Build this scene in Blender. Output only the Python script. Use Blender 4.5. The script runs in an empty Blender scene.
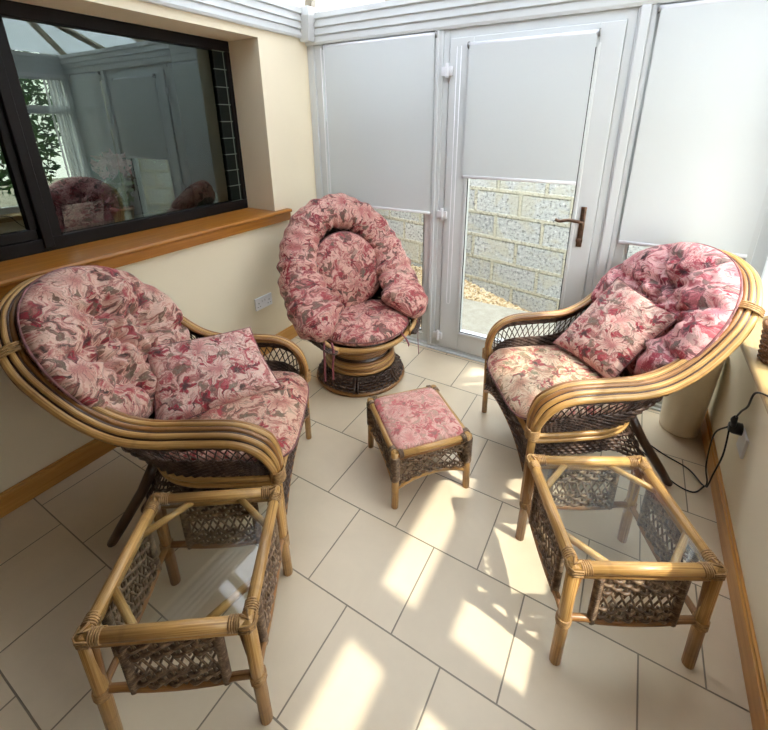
import bpy, math, random
from mathutils import Vector, Matrix, noise
random.seed(7)
SC = bpy.context.scene
COL = SC.collection
PI = math.pi
R = math.radians

# ------------------------------------------------------------------ helpers
def lin(r, g, b):
    f = lambda c: (c/255/12.92) if c/255 <= .04045 else ((c/255+.055)/1.055)**2.4
    return (f(r), f(g), f(b), 1)

class MB:
    """collects geometry, links it as one mesh object"""
    def __init__(s): s.v = []; s.f = []; s.uv = []
    def add(s, vs, fs, uvs=None):
        o = len(s.v)
        s.v += [tuple(p) for p in vs]
        s.uv += list(uvs) if uvs else [(p[0], p[1]) for p in vs]
        s.f += [tuple(i+o for i in f) for f in fs]
    def box(s, a, b):
        x0, y0, z0 = a; x1, y1, z1 = b
        if x0 > x1: x0, x1 = x1, x0
        if y0 > y1: y0, y1 = y1, y0
        if z0 > z1: z0, z1 = z1, z0
        vs = [(x, y, z) for z in (z0, z1) for y in (y0, y1) for x in (x0, x1)]
        s.add(vs, [(0, 2, 3, 1), (4, 5, 7, 6), (0, 1, 5, 4), (2, 6, 7, 3), (0, 4, 6, 2), (1, 3, 7, 5)])
    def tube(s, pts, r, n=8, closed=False, cap=True, flat=1.0, up=None):
        """sweep a round (or flattened) section along pts; r a number or a list"""
        P = [Vector(p) for p in pts]; m = len(P)
        rr = r if isinstance(r, (list, tuple)) else [r]*m
        T = []
        for i in range(m):
            if closed: t = P[(i+1) % m]-P[i-1]
            else: t = P[min(i+1, m-1)]-P[max(i-1, 0)]
            T.append(t.normalized() if t.length > 1e-9 else Vector((0, 0, 1)))
        a = Vector(up) if up else (Vector((0, 0, 1)) if abs(T[0].z) < .9 else Vector((1, 0, 0)))
        N = (a-T[0]*a.dot(T[0])).normalized()
        vs = []; uvs = []; L = 0
        for i in range(m):
            if i: L += (P[i]-P[i-1]).length
            N = N-T[i]*N.dot(T[i])
            N = N.normalized() if N.length > 1e-6 else T[i].orthogonal().normalized()
            B = T[i].cross(N)
            for k in range(n):
                q = 2*PI*k/n
                vs.append(P[i]+N*(math.cos(q)*rr[i]*flat)+B*(math.sin(q)*rr[i]))
                uvs.append((L, k/n))
        fs = []
        for i in range(m if closed else m-1):
            j = (i+1) % m
            for k in range(n):
                k2 = (k+1) % n
                fs.append((i*n+k, i*n+k2, j*n+k2, j*n+k))
        if cap and not closed:
            fs.append(tuple(range(n-1, -1, -1))); fs.append(tuple((m-1)*n+k for k in range(n)))
        s.add(vs, fs, uvs)
    def lathe(s, prof, n=40, c=(0, 0, 0), cap=True):
        vs = []; uvs = []
        for i, (r, z) in enumerate(prof):
            for k in range(n):
                q = 2*PI*k/n
                vs.append((c[0]+r*math.cos(q), c[1]+r*math.sin(q), c[2]+z)); uvs.append((k/n, z))
        fs = []
        for i in range(len(prof)-1):
            for k in range(n):
                k2 = (k+1) % n
                fs.append((i*n+k, i*n+k2, (i+1)*n+k2, (i+1)*n+k))
        if cap:
            fs.append(tuple(range(n-1, -1, -1))); fs.append(tuple((len(prof)-1)*n+k for k in range(n)))
        s.add(vs, fs, uvs)
    def grid(s, fn, nu, nv, uvf=None, wu=False, wv=False, flip=False):
        vs = []; uvs = []
        for j in range(nv):
            for i in range(nu):
                u = i/(nu if wu else nu-1); v = j/(nv if wv else nv-1)
                vs.append(fn(u, v)); uvs.append(uvf(u, v) if uvf else (u, v))
        fs = []
        for j in range(nv if wv else nv-1):
            for i in range(nu if wu else nu-1):
                a = j*nu+i; b = j*nu+(i+1) % nu; c = ((j+1) % nv)*nu+(i+1) % nu; d = ((j+1) % nv)*nu+i
                fs.append((a, d, c, b) if flip else (a, b, c, d))
        s.add(vs, fs, uvs)
    def build(s, name, mat, parent=None, smooth=True, bevel=0):
        me = bpy.data.meshes.new(name)
        me.from_pydata(s.v, [], s.f); me.update()
        uvl = me.uv_layers.new(name='UVMap')
        for l in me.loops: uvl.data[l.index].uv = s.uv[l.vertex_index]
        if smooth:
            for p in me.polygons: p.use_smooth = True
        me.materials.append(mat)
        o = bpy.data.objects.new(name, me); COL.objects.link(o)
        if parent: o.parent = parent
        if bevel:
            b = o.modifiers.new('Bevel', 'BEVEL'); b.width = bevel; b.segments = 2; b.limit_method = 'ANGLE'
        return o

def tag(o, label, cat, group=None):
    o['label'] = label; o['category'] = cat
    if group: o['group'] = group
    return o
def thing(name, label, cat, loc, rz=0, group=None):
    o = bpy.data.objects.new(name, None); COL.objects.link(o)
    o.empty_display_size = .1
    o.location = loc; o.rotation_euler = (0, 0, rz)
    return tag(o, label, cat, group)
def struct(o): o['kind'] = 'structure'; return o
def dup(root, loc, rz, label):
    r = root.copy(); COL.objects.link(r); r.location = loc; r.rotation_euler = (0, 0, rz); r['label'] = label
    for ch in list(root.children):
        c = ch.copy(); COL.objects.link(c); c.parent = r
        for g in list(ch.children):
            d = g.copy(); COL.objects.link(d); d.parent = c
    return r
def spline(P, n, closed=False):
    """Catmull-Rom through P, n samples per span"""
    P = [Vector(p) for p in P]; m = len(P); out = []
    for i in range(m if closed else m-1):
        if closed: a, b, c, d = P[i-1], P[i], P[(i+1) % m], P[(i+2) % m]
        else: a, b, c, d = P[max(i-1, 0)], P[i], P[i+1], P[min(i+2, m-1)]
        for k in range(n):
            t = k/n
            out.append(.5*((2*b)+(c-a)*t+(2*a-5*b+4*c-d)*t*t+(3*b-a-3*c+d)*t**3))
    if not closed: out.append(P[-1].copy())
    return out
def resample(P, n):
    L = [0]
    for i in range(1, len(P)): L.append(L[-1]+(P[i]-P[i-1]).length)
    out = []; j = 0
    for k in range(n):
        d = L[-1]*k/(n-1)
        while j < len(P)-2 and L[j+1] < d: j += 1
        t = (d-L[j])/max(1e-9, L[j+1]-L[j]); out.append(P[j].lerp(P[j+1], min(1, max(0, t))))
    return out
def at(P, t):
    x = t*(len(P)-1); i = min(int(x), len(P)-2); return P[i].lerp(P[i+1], x-i)
def arc(c, r, a0, a1, n, z=None):
    return [(c[0]+r*math.cos(a0+(a1-a0)*i/(n-1)), c[1]+r*math.sin(a0+(a1-a0)*i/(n-1)), c[2]) for i in range(n)]

# ------------------------------------------------------------------ node helpers
class NT:
    def __init__(s, name):
        s.m = bpy.data.materials.new(name); s.m.use_nodes = True
        s.t = s.m.node_tree; s.n = s.t.nodes; s.l = s.t.links
        s.bsdf = s.n['Principled BSDF']; s.out = s.n['Material Output']
    def __call__(s, typ, **kw):
        nd = s.n.new('ShaderNode'+typ)
        for k, v in kw.items():
            if hasattr(nd, k) and k not in ('inputs',): setattr(nd, k, v)
        return nd
    def link(s, a, b): s.l.new(a, b)
    def setin(s, nd, key, val):
        if hasattr(val, 'is_output'): s.l.new(val, nd.inputs[key])
        else: nd.inputs[key].default_value = val
    def math(s, op, a, b=None, clamp=False):
        nd = s.n.new('ShaderNodeMath'); nd.operation = op; nd.use_clamp = clamp
        s.setin(nd, 0, a)
        if b is not None: s.setin(nd, 1, b)
        return nd.outputs[0]
    def vmath(s, op, a, b=None, out=0):
        nd = s.n.new('ShaderNodeVectorMath'); nd.operation = op
        s.setin(nd, 0, a)
        if b is not None: s.setin(nd, 'Scale' if op == 'SCALE' else 1, b)
        return nd.outputs[out]
    def noise(s, vec, scale, detail=3, rough=.5, dist=0, dims='3D'):
        nd = s.n.new('ShaderNodeTexNoise'); nd.noise_dimensions = dims
        s.setin(nd, 'Vector', vec); nd.inputs['Scale'].default_value = scale
        nd.inputs['Detail'].default_value = detail; nd.inputs['Roughness'].default_value = rough
        nd.inputs['Distortion'].default_value = dist
        return nd.outputs['Fac'], nd.outputs['Color']
    def ramp(s, fac, stops, interp='LINEAR'):
        nd = s.n.new('ShaderNodeValToRGB'); cr = nd.color_ramp; cr.interpolation = interp
        while len(cr.elements) < len(stops): cr.elements.new(.5)
        for e, (p, c) in zip(cr.elements, stops): e.position = p; e.color = c
        s.setin(nd, 'Fac', fac); return nd.outputs['Color']
    def mix(s, fac, a, b, mode='MIX'):
        nd = s.n.new('ShaderNodeMix'); nd.data_type = 'RGBA'; nd.blend_type = mode; nd.clamp_factor = True
        s.setin(nd, 0, fac); s.setin(nd, 6, a); s.setin(nd, 7, b); return nd.outputs[2]
    def sstep(s, v, lo, hi):
        nd = s.n.new('ShaderNodeMapRange'); nd.interpolation_type = 'SMOOTHSTEP'
        s.setin(nd, 'Value', v); nd.inputs['From Min'].default_value = lo; nd.inputs['From Max'].default_value = hi
        return nd.outputs[0]
    def coord(s, kind='Object'):
        return s.n.new('ShaderNodeTexCoord').outputs[kind]
    def bump(s, h, dist=.002, strength=1):
        nd = s.n.new('ShaderNodeBump'); nd.inputs['Distance'].default_value = dist; nd.inputs['Strength'].default_value = strength
        s.link(h, nd.inputs['Height']); s.link(nd.outputs[0], s.bsdf.inputs['Normal'])
    def col(s, c): s.setin(s.bsdf, 'Base Color', c)
    def rough(s, r): s.setin(s.bsdf, 'Roughness', r)

def plain(name, c, rough=.5, metal=0, spec=.5, var=.06, vs=6.0):
    t = NT(name)
    f, _ = t.noise(t.coord(), vs, 3)
    k = lambda m: tuple(min(1, x*m) for x in c[:3])+(1,)
    t.col(t.ramp(f, [(.3, k(1-var)), (.7, k(1+var))]))
    t.rough(rough); t.bsdf.inputs['Metallic'].default_value = metal
    t.bsdf.inputs['Specular IOR Level'].default_value = spec
    return t.m

def rattan(name, c0, c1, dark, rough=.35, node=.31, nodek=.16):
    t = NT(name); uv = t.coord('UV')
    mp = t('Mapping'); mp.inputs['Scale'].default_value = (2.2, 14, 1); t.link(uv, mp.inputs[0])
    f, _ = t.noise(mp.outputs[0], 1.6, 4, .6, .3)
    base = t.ramp(f, [(.25, dark), (.42, c0), (.62, c1), (.85, c0)])
    f2, _ = t.noise(t.coord(), 3.2, 2)
    base = t.mix(t.sstep(f2, .42, .75), base, t.mix(.55, base, dark))
    sp = t('SeparateXYZ'); t.link(uv, sp.inputs[0])
    w = t.math('FRACT', t.math('ADD', t.math('DIVIDE', sp.outputs[0], node), t.math('MULTIPLY', f2, .5)))
    d = t.math('ABSOLUTE', t.math('SUBTRACT', w, .5))
    ring = t.sstep(d, .035, .008)
    t.col(t.mix(t.math('MULTIPLY', ring, nodek), base, dark))
    t.rough(rough); t.bsdf.inputs['Coat Weight'].default_value = .25; t.bsdf.inputs['Coat Roughness'].default_value = .25
    t.bump(f, .0012)
    return t.m

def wicker(name, a, b, c, scale=24):
    t = NT(name); uv = t.coord('UV')
    mp = t('Mapping'); mp.inputs['Scale'].default_value = (9, 3, 1); t.link(uv, mp.inputs[0])
    f, _ = t.noise(t.coord(), scale, 3, .6)
    f2, _ = t.noise(mp.outputs[0], 3.0, 3, .6)
    m = t.math('ADD', t.math('MULTIPLY', f, .55), t.math('MULTIPLY', f2, .45))
    t.col(t.ramp(m, [(.3, a), (.5, b), (.72, c)]))
    t.rough(.42); t.bump(f2, .001)
    return t.m

def floral(name, seed, pale, rose, red, taupe, sage, dark, k=1.0, big=7.5, lily=1.0):
    """printed flower cloth: petals, leaves and blotches laid out on the cloth's own UVs (metres)"""
    t = NT(name); uv = t.coord('UV')
    mp = t('Mapping'); mp.inputs['Location'].default_value = (seed*3.17, seed*1.73, 0)
    mp.inputs['Scale'].default_value = (k, k, k); t.link(uv, mp.inputs[0]); P = mp.outputs[0]
    _, nc = t.noise(P, 9, 2, dims='2D')
    _, nc2 = t.noise(P, 34, 3, dims='2D')
    P2 = t.vmath('ADD', P, t.vmath('SCALE', t.vmath('SUBTRACT', nc, (.5, .5, .5)), .085))
    P2 = t.vmath('ADD', P2, t.vmath('SCALE', t.vmath('SUBTRACT', nc2, (.5, .5, .5)), .026))
    f, _ = t.noise(P2, 17, 6, .68, 1.2, '2D')
    c = t.ramp(f, [(.30, dark), (.39, taupe), (.46, rose), (.53, pale), (.64, pale), (.73, rose)])
    g, _ = t.noise(P2, 12.0, 5, .65, 1.4, '2D')
    c = t.mix(t.math('MULTIPLY', t.sstep(g, .55, .64), .55), c, t.mix(t.sstep(f, .44, .56), dark, sage))
    g2, _ = t.noise(t.vmath('ADD', P2, (4.1, 2.2, 0)), 10.0, 5, .62, 1.2, '2D')
    c = t.mix(t.math('MULTIPLY', t.sstep(g2, .56, .65), .85), c, red)
    def flowers(c, scale, off, pet, Rr, col_in, col_out, thr, edge):
        vo = t('TexVoronoi'); vo.voronoi_dimensions = '2D'; vo.feature = 'F1'
        q = t.vmath('ADD', P2, (off, off*.7, 0))
        t.link(q, vo.inputs['Vector']); vo.inputs['Scale'].default_value = scale; vo.inputs['Randomness'].default_value = .85
        d = t.vmath('SCALE', t.vmath('SUBTRACT', q, vo.outputs['Position']), scale)
        sp = t('SeparateXYZ'); t.link(d, sp.inputs[0])
        rc = t('SeparateColor'); t.link(vo.outputs['Color'], rc.inputs[0])
        ang = t.math('ADD', t.math('ARCTAN2', sp.outputs[1], sp.outputs[0]), t.math('MULTIPLY', rc.outputs[0], 6.28))
        rad = t.vmath('LENGTH', d, out=1)
        cs = t.math('ABSOLUTE', t.math('COSINE', t.math('MULTIPLY', ang, pet/2)))
        pr = t.math('MULTIPLY', t.math('ADD', .30, t.math('MULTIPLY', t.math('POWER', cs, .8), .70)), Rr)
        dd = t.math('SUBTRACT', pr, rad)
        on = t.math('GREATER_THAN', rc.outputs[1], thr)
        mask = t.math('MULTIPLY', t.sstep(dd, 0, .05), on)
        rim = t.math('MULTIPLY', t.math('MULTIPLY', t.sstep(dd, -.035, 0), on), edge)
        fc = t.mix(t.sstep(rad, .04, Rr*.75), col_in, col_out)
        vein = t.sstep(cs, .965, .99)
        fc = t.mix(t.math('MULTIPLY', vein, .6), fc, col_in); fc = t.mix(t.math('MULTIPLY', t.sstep(cs, .22, .08), .6), fc, dark)
        c = t.mix(rim, c, dark)
        return t.mix(mask, c, fc)
    c = flowers(c, 23, 1.3, 2, .62, sage, taupe, .80, .5)
    c = flowers(c, 12, 5.7, 5, .44, dark, red, .62, .2)
    c = flowers(c, big, 9.1, 8, .56*lily, rose, pale, .60, .6)
    c = flowers(c, 19, 2.9, 5, .50, red, pale, .70, .4)
    h, _ = t.noise(P2, 60, 4, .68, 2.4, '2D')
    c = t.mix(t.math('MULTIPLY', t.sstep(h, .56, .66), .5), c, dark)
    c = t.mix(t.math('MULTIPLY', t.sstep(h, .42, .34), .35), c, pale)
    c = t.mix(1, c, (.92, .84, .78, 1), 'MULTIPLY')
    t.col(c); t.rough(.62); t.bsdf.inputs['Sheen Weight'].default_value = .15
    w, _ = t.noise(uv, 260, 1, dims='2D'); t.bump(w, .0004, .5)
    return t.m

# ------------------------------------------------------------------ materials
M = {}
M['pole'] = rattan('rattan_pole', lin(186, 138, 76), lin(212, 170, 106), lin(104, 64, 30))
M['poledark'] = rattan('rattan_dark_pole', lin(72, 46, 32), lin(86, 58, 38), lin(44, 28, 22))
M['polemid'] = rattan('rattan_mid_pole', lin(146, 98, 52), lin(168, 122, 70), lin(76, 44, 24))
M['bind'] = wicker('cane_binding', lin(82, 54, 32), lin(170, 130, 82), lin(214, 178, 124), 90)
M['wicker'] = wicker('dark_wicker', lin(40, 28, 24), lin(74, 54, 45), lin(140, 114, 96))
M['wickerlight'] = wicker('mid_wicker', lin(58, 40, 30), lin(116, 90, 68), lin(204, 176, 140), 60)
PALE, ROSE, RED = lin(232, 200, 188), lin(206, 138, 136), lin(186, 56, 76)
TAUPE, SAGE, DARK = lin(140, 104, 92), lin(140, 132, 112), lin(78, 50, 50)
M['fabA'] = floral('floral_cloth_rose', 1, lin(222, 190, 176), lin(188, 120, 114), lin(166, 40, 58), lin(124, 88, 76), lin(122, 108, 88), lin(60, 38, 36))
M['fabB'] = floral('floral_cloth_seat', 4, lin(220, 186, 166), lin(182, 112, 100), lin(176, 44, 56), lin(134, 98, 78), lin(114, 108, 88), lin(58, 44, 38))
M['fabC'] = floral('floral_cloth_pillow', 7, lin(230, 200, 190), lin(198, 128, 128), lin(178, 44, 66), lin(144, 108, 96), lin(136, 128, 116), lin(72, 50, 50))
M['fabD'] = floral('floral_cloth_pink', 11, lin(226, 180, 182), lin(204, 112, 128), lin(168, 30, 62), lin(134, 84, 90), lin(124, 112, 106), lin(62, 36, 46))
M['fabE'] = floral('floral_cloth_swivel', 15, lin(220, 176, 166), lin(186, 106, 106), lin(160, 36, 54), lin(126, 80, 72), lin(112, 98, 84), lin(56, 32, 32))
M['fabG'] = floral('floral_cloth_sage', 23, lin(226, 206, 178), lin(194, 144, 120), lin(180, 66, 72), lin(156, 132, 100), lin(136, 138, 108), lin(84, 74, 58))
M['fabF'] = floral('floral_cloth_faded', 19, lin(220, 178, 168), lin(204, 136, 132), lin(198, 92, 98), lin(190, 148, 134), lin(182, 160, 144), lin(140, 104, 96), k=1.5)
M['piping'] = plain('cushion_piping', lin(128, 84, 84), .7, var=.5, vs=40)
M['tie'] = plain('cloth_tie', lin(130, 66, 74), .7, var=.4, vs=60)
M['upvc'] = plain('white_upvc', lin(218, 221, 222), .3, var=.015)
M['rafter'] = plain('beige_rafter_cap', lin(176, 164, 142), .5)
M['cream'] = plain('cream_paint', lin(242, 228, 200), .75, var=.02, vs=2)
M['sillwood'] = None
M['brownframe'] = plain('dark_brown_window_frame', lin(17, 9, 8), .55, spec=.25)
M['rubber'] = plain('black_gasket', lin(24, 24, 26), .6)
M['black'] = plain('black_plastic', lin(22, 22, 24), .4)
M['white_plastic'] = plain('white_plastic', lin(236, 236, 240), .3, var=.01)
M['brass'] = plain('aged_brass', lin(116, 94, 80), .42, 1, var=.25, vs=60)
M['pot'] = plain('cream_glaze', lin(244, 232, 208), .4, var=.03)
M['steel'] = plain('steel', lin(150, 150, 150), .3, 1)

def wood(name, a, b, ax=1):
    t = NT(name); mp = t('Mapping'); sc = [26, 26, 26]; sc[ax] = 1.6
    mp.inputs['Scale'].default_value = sc; t.link(t.coord(), mp.inputs[0])
    f, _ = t.noise(mp.outputs[0], 1.5, 4, .6, .6)
    t.col(t.ramp(f, [(.3, a), (.7, b)])); t.rough(.35); t.bump(f, .0006)
    return t.m
M['oak'] = wood('golden_oak', lin(156, 94, 28), lin(186, 124, 50))
M['board'] = wood('bounce_cut_boards', lin(96, 70, 46), lin(120, 90, 60))  # dark boarding made up for unseen surfaces, to cut bounced light
M['paleoak'] = wood('pale_oak', lin(178, 146, 96), lin(202, 172, 122))
M['pine'] = wood('varnished_pine', lin(186, 126, 52), lin(212, 158, 84))

t = NT('floor_tiles')
mp = t('Mapping'); mp.inputs['Location'].default_value = (-.256+.1685, 2.355, 0)
t.link(t.coord(), mp.inputs[0])
br = t('TexBrick'); br.offset = .5; br.offset_frequency = 2; br.squash = 1
t.link(mp.outputs[0], br.inputs['Vector'])
br.inputs['Scale'].default_value = 1; br.inputs['Brick Width'].default_value = .337; br.inputs['Row Height'].default_value = .329
br.inputs['Mortar Size'].default_value = .0026; br.inputs['Mortar Smooth'].default_value = .2; br.inputs['Bias'].default_value = 0
br.inputs['Color1'].default_value = lin(226, 208, 180); br.inputs['Color2'].default_value = lin(219, 200, 171); br.inputs['Mortar'].default_value = lin(142, 128, 108)
f, _ = t.noise(t.coord(), 3.0, 6, .65, .4)
cc = t.mix(.5, br.outputs['Color'], t.ramp(f, [(.3, (.80, .79, .77, 1)), (.7, (1, 1, 1, 1))]), 'MULTIPLY')
t.col(cc); t.rough(t.math('ADD', .26, t.math('MULTIPLY', f, .2)))
t.bump(t.math('SUBTRACT', 1, br.outputs['Fac']), .002)
M['floor'] = t.m

def glass(name, ior, tint=(1, 1, 1, 1), refl=(1, 1, 1, 1)):
    t = NT(name); t.n.remove(t.bsdf)
    fr = t('Fresnel'); fr.inputs[0].default_value = ior
    tr = t('BsdfTransparent'); tr.inputs[0].default_value = tint
    gl = t('BsdfGlossy'); gl.inputs['Roughness'].default_value = 0; gl.inputs['Color'].default_value = refl
    ge = t('NewGeometry'); k_ = t.math('MULTIPLY', fr.outputs[0], t.math('SUBTRACT', 1, ge.outputs['Backfacing']))
    mx = t('MixShader'); t.link(k_, mx.inputs[0]); t.link(tr.outputs[0], mx.inputs[1]); t.link(gl.outputs[0], mx.inputs[2])
    t.link(mx.outputs[0], t.out.inputs[0]); return t.m
M['glass'] = glass('window_glass', 1.45, (.94, .96, .95, 1))
M['glassdark'] = glass('double_glazing', 2.1, (.66, .76, .71, 1), (.86, 1, .93, 1))
M['glasstable'] = glass('table_glass', 1.7, (.95, .97, .96, 1))

def sheer(name, c, diff, trans, clear, stripes=0, ax=0):
    t = NT(name); t.n.remove(t.bsdf)
    d = t('BsdfDiffuse'); tl = t('BsdfTranslucent'); tr = t('BsdfTransparent')
    cc = c
    if stripes:
        w = t('TexWave'); w.bands_direction = 'XY'[ax]; w.inputs['Scale'].default_value = stripes
        t.link(t.coord(), w.inputs['Vector'])
        cc = t.ramp(w.outputs['Fac'], [(.2, tuple(x*.8 for x in c[:3])+(1,)), (.7, c)])
    for b in (d, tl): t.setin(b, 'Color', cc)
    m1 = t('MixShader'); m1.inputs[0].default_value = trans/(diff+trans)
    t.link(d.outputs[0], m1.inputs[1]); t.link(tl.outputs[0], m1.inputs[2])
    m2 = t('MixShader'); m2.inputs[0].default_value = clear
    t.link(m1.outputs[0], m2.inputs[1]); t.link(tr.outputs[0], m2.inputs[2])
    t.link(m2.outputs[0], t.out.inputs[0]); return t.m
M['blind'] = sheer('blind_cloth', (.745, .775, .78, 1), .85, .15, .0)
M['louvre'] = sheer('louvre_cloth', (.86, .88, .9, 1), .5, .5, .05)
M['poly'] = sheer('polycarbonate_sheet', (.80, .835, .88, 1), .2, .8, .05, 22, 0)
M['poly2'] = sheer('polycarbonate_sheet_side', (.80, .835, .88, 1), .2, .8, .05, 22, 1)

# concrete block wall
t = NT('concrete_blocks')
br = t('TexBrick'); br.offset = .5; t.link(t.coord('UV'), br.inputs['Vector'])
br.inputs['Scale'].default_value = 1; br.inputs['Brick Width'].default_value = .45; br.inputs['Row Height'].default_value = .222
br.inputs['Mortar Size'].default_value = .022; br.inputs['Mortar Smooth'].default_value = .5
br.inputs['Color1'].default_value = lin(200, 201, 199); br.inputs['Color2'].default_value = lin(182, 184, 184); br.inputs['Mortar'].default_value = lin(198, 192, 172)
f, _ = t.noise(t.coord('UV'), 38, 4, .75); g, _ = t.noise(t.coord('UV'), 4, 4, .6, .5)
c = t.mix(t.sstep(f, .50, .66), br.outputs['Color'], lin(108, 110, 110))
c = t.mix(t.sstep(f, .44, .34), c, lin(228, 228, 224))
c = t.mix(t.math('MULTIPLY', t.sstep(g, .5, .62), .6), c, lin(196, 191, 172))
t.col(c); t.rough(.95); t.bump(t.math('ADD', f, br.outputs['Fac']), .012)
M['block'] = t.m
t = NT('paving'); f, _ = t.noise(t.coord(), 12, 5, .7)
t.col(t.ramp(f, [(.3, lin(164, 158, 144)), (.7, lin(186, 181, 168))])); t.rough(.9); M['paving'] = t.m
t = NT('pebbles'); f, _ = t.noise(t.coord(), 30, 2, .5)
t.col(t.ramp(f, [(.3, lin(120, 96, 70)), (.45, lin(196, 168, 124)), (.6, lin(226, 210, 180)), (.72, lin(140, 128, 116))])); t.rough(.8); M['pebble'] = t.m
t = NT('leaves'); f, _ = t.noise(t.coord(), 4, 3)
t.col(t.ramp(f, [(.35, lin(28, 56, 24)), (.65, lin(74, 112, 44))])); t.rough(.6); M['leaf'] = t.m
t = NT('beige_ground'); f, _ = t.noise(t.coord(), 3, 5)
t.col(t.ramp(f, [(.3, lin(150, 142, 122)), (.7, lin(186, 178, 156))])); t.rough(.9); M['patio'] = t.m  # greyish beige ground, toned to keep green bounce light off the walls
t = NT('dark_green_tiles')
br = t('TexBrick'); br.offset = 0; t.link(t.coord('UV'), br.inputs['Vector'])
br.inputs['Scale'].default_value = 1; br.inputs['Brick Width'].default_value = .1; br.inputs['Row Height'].default_value = .1; br.inputs['Mortar Size'].default_value = .003
br.inputs['Color1'].default_value = lin(12, 20, 16); br.inputs['Color2'].default_value = lin(10, 16, 14); br.inputs['Mortar'].default_value = lin(110, 120, 110)
t.col(br.outputs['Color']); t.rough(.5); t.bsdf.inputs['Specular IOR Level'].default_value = .2; M['tile'] = t.m
M['darkroom'] = plain('dim_room_shade', lin(20, 20, 19), .9)  # near-black colour carries the darkness of the unlit room
M['soil'] = plain('potting_soil', lin(60, 44, 34), .9)
M['flower'] = plain('pink_petals', lin(232, 150, 170), .6, var=.2, vs=30)
M['terracotta'] = plain('terracotta', lin(176, 104, 72), .8)
M['basket'] = wicker('basket_wicker', lin(60, 36, 18), lin(112, 72, 38), lin(150, 104, 60), 60)

# ------------------------------------------------------------------ room dimensions
W = 2.558          # room width
FRONT = -4.1       # wall behind the camera
# ---- floor
b = MB(); b.box((-.32, FRONT-.12, -.08), (2.74, .07, 0)); struct(b.build('floor', M['floor'], smooth=False))
# ---- left wall with window opening
WY0, WY1, WZ0, WZ1 = -3.4, -.443, .968, 1.99
b = MB()
b.box((-.32, FRONT-.12, 0), (0, .0, WZ0-.035)); b.box((-.32, FRONT-.12, WZ1), (0, 0, 2.30))
b.box((-.32, WY1, WZ0-.035), (0, 0, WZ1)); b.box((-.32, FRONT-.12, WZ0-.035), (0, WY0, WZ1))
struct(b.build('wall_left', M['cream'], smooth=False))
b = MB(); b.box((0, FRONT-.12, 0), (W+.1, FRONT, 2.30)); struct(b.build('wall_front', M['board'], smooth=False))
# ---- right dwarf wall
RS = .70
b = MB(); b.box((W, FRONT, 0), (2.74, 0.07, RS-.03)); struct(b.build('wall_right', M['cream'], smooth=False))
# ---- skirting
b = MB(); b.box((0, FRONT, 0), (.016, -.0, .092)); b.box((0, FRONT, .092), (.010, 0, .103)); struct(b.build('baseboard_left', M['pine'], smooth=False, bevel=.003))
b = MB(); b.box((W-.016, FRONT, 0), (W, -.0, .092)); b.box((W-.010, FRONT, .092), (W, 0, .103)); struct(b.build('baseboard_right', M['pine'], smooth=False, bevel=.003))
# ---- sills
def nosed(x0, x1, y0, y1, z, hgt, out):
    """window board with rounded nose, running along y"""
    b = MB(); n = 8
    sgn = 1 if out > 0 else -1
    prof = [(x0, z), (x1, z)]
    for i in range(n+1):
        q = PI/2-PI*i/n; prof.append((x1+sgn*math.cos(q)*.012, z-.012+math.sin(q)*.012))
    prof += [(x1, z-.024), (x1-sgn*.006, z-.026), (x1-sgn*.006, z-hgt), (x1-sgn*.02, z-hgt), (x0, z-.035)]
    m = len(prof)
    vs = [(p[0], y0, p[1]) for p in prof]+[(p[0], y1, p[1]) for p in prof]
    fs = [(i, (i+1) % m, m+(i+1) % m, m+i) for i in range(m)]+[tuple(range(m)), tuple(range(2*m-1, m-1, -1))]
    b.add(vs, fs); return b
b = nosed(0.0, .035, WY0-.1, -.329, .969, .075, 1); b.box((-.25, WY0, .934), (0.0, WY1, .969))
struct(b.build('trim_1', M['oak'], smooth=False))
b = nosed(2.56, 2.512, FRONT, -.0, RS, .055, -1); b.box((2.56, FRONT, RS-.03), (2.66, 0, RS))
struct(b.build('trim_2', M['paleoak'], smooth=False))
# ---- left window: dark brown frame, two lights
FX0, FX1 = -.315, -.25
b = MB()
b.box((FX0, WY0, WZ0), (FX1, WY1, 1.03)); b.box((FX0, WY0, 1.932), (FX1, WY1, WZ1))
b.box((FX0, -.474, 1.03), (FX1, WY1, 1.932)); b.box((FX0, WY0, 1.03), (FX1, WY0+.07, 1.932))
b.box((FX0, -1.640, 1.03), (FX1, -1.558, 1.932))
b.box((FX1, -1.64, .985), (FX1+.012, -1.600, 1.98))
# inner casement on the left light
b.box((FX0+.01, -2.9, 1.03), (FX1-.008, -1.648, 1.075)); b.box((FX0+.01, -1.672, 1.075), (FX1-.008, -1.640, 1.932)); b.box((FX0+.01, -2.9, 1.89), (FX1-.008, -1.640, 1.932))
w1 = struct(b.build('window_1', M['brownframe'], smooth=False, bevel=.004))
b = MB(); b.box((-.285, -1.575, 1.025), (-.279, -.47, 1.94)); b.build('pane', M['glassdark'], w1, smooth=False)
b = MB(); b.box((-.285, WY0+.06, 1.07), (-.279, -1.667, 1.90)); b.build('pane', M['glassdark'], w1, smooth=False)
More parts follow.
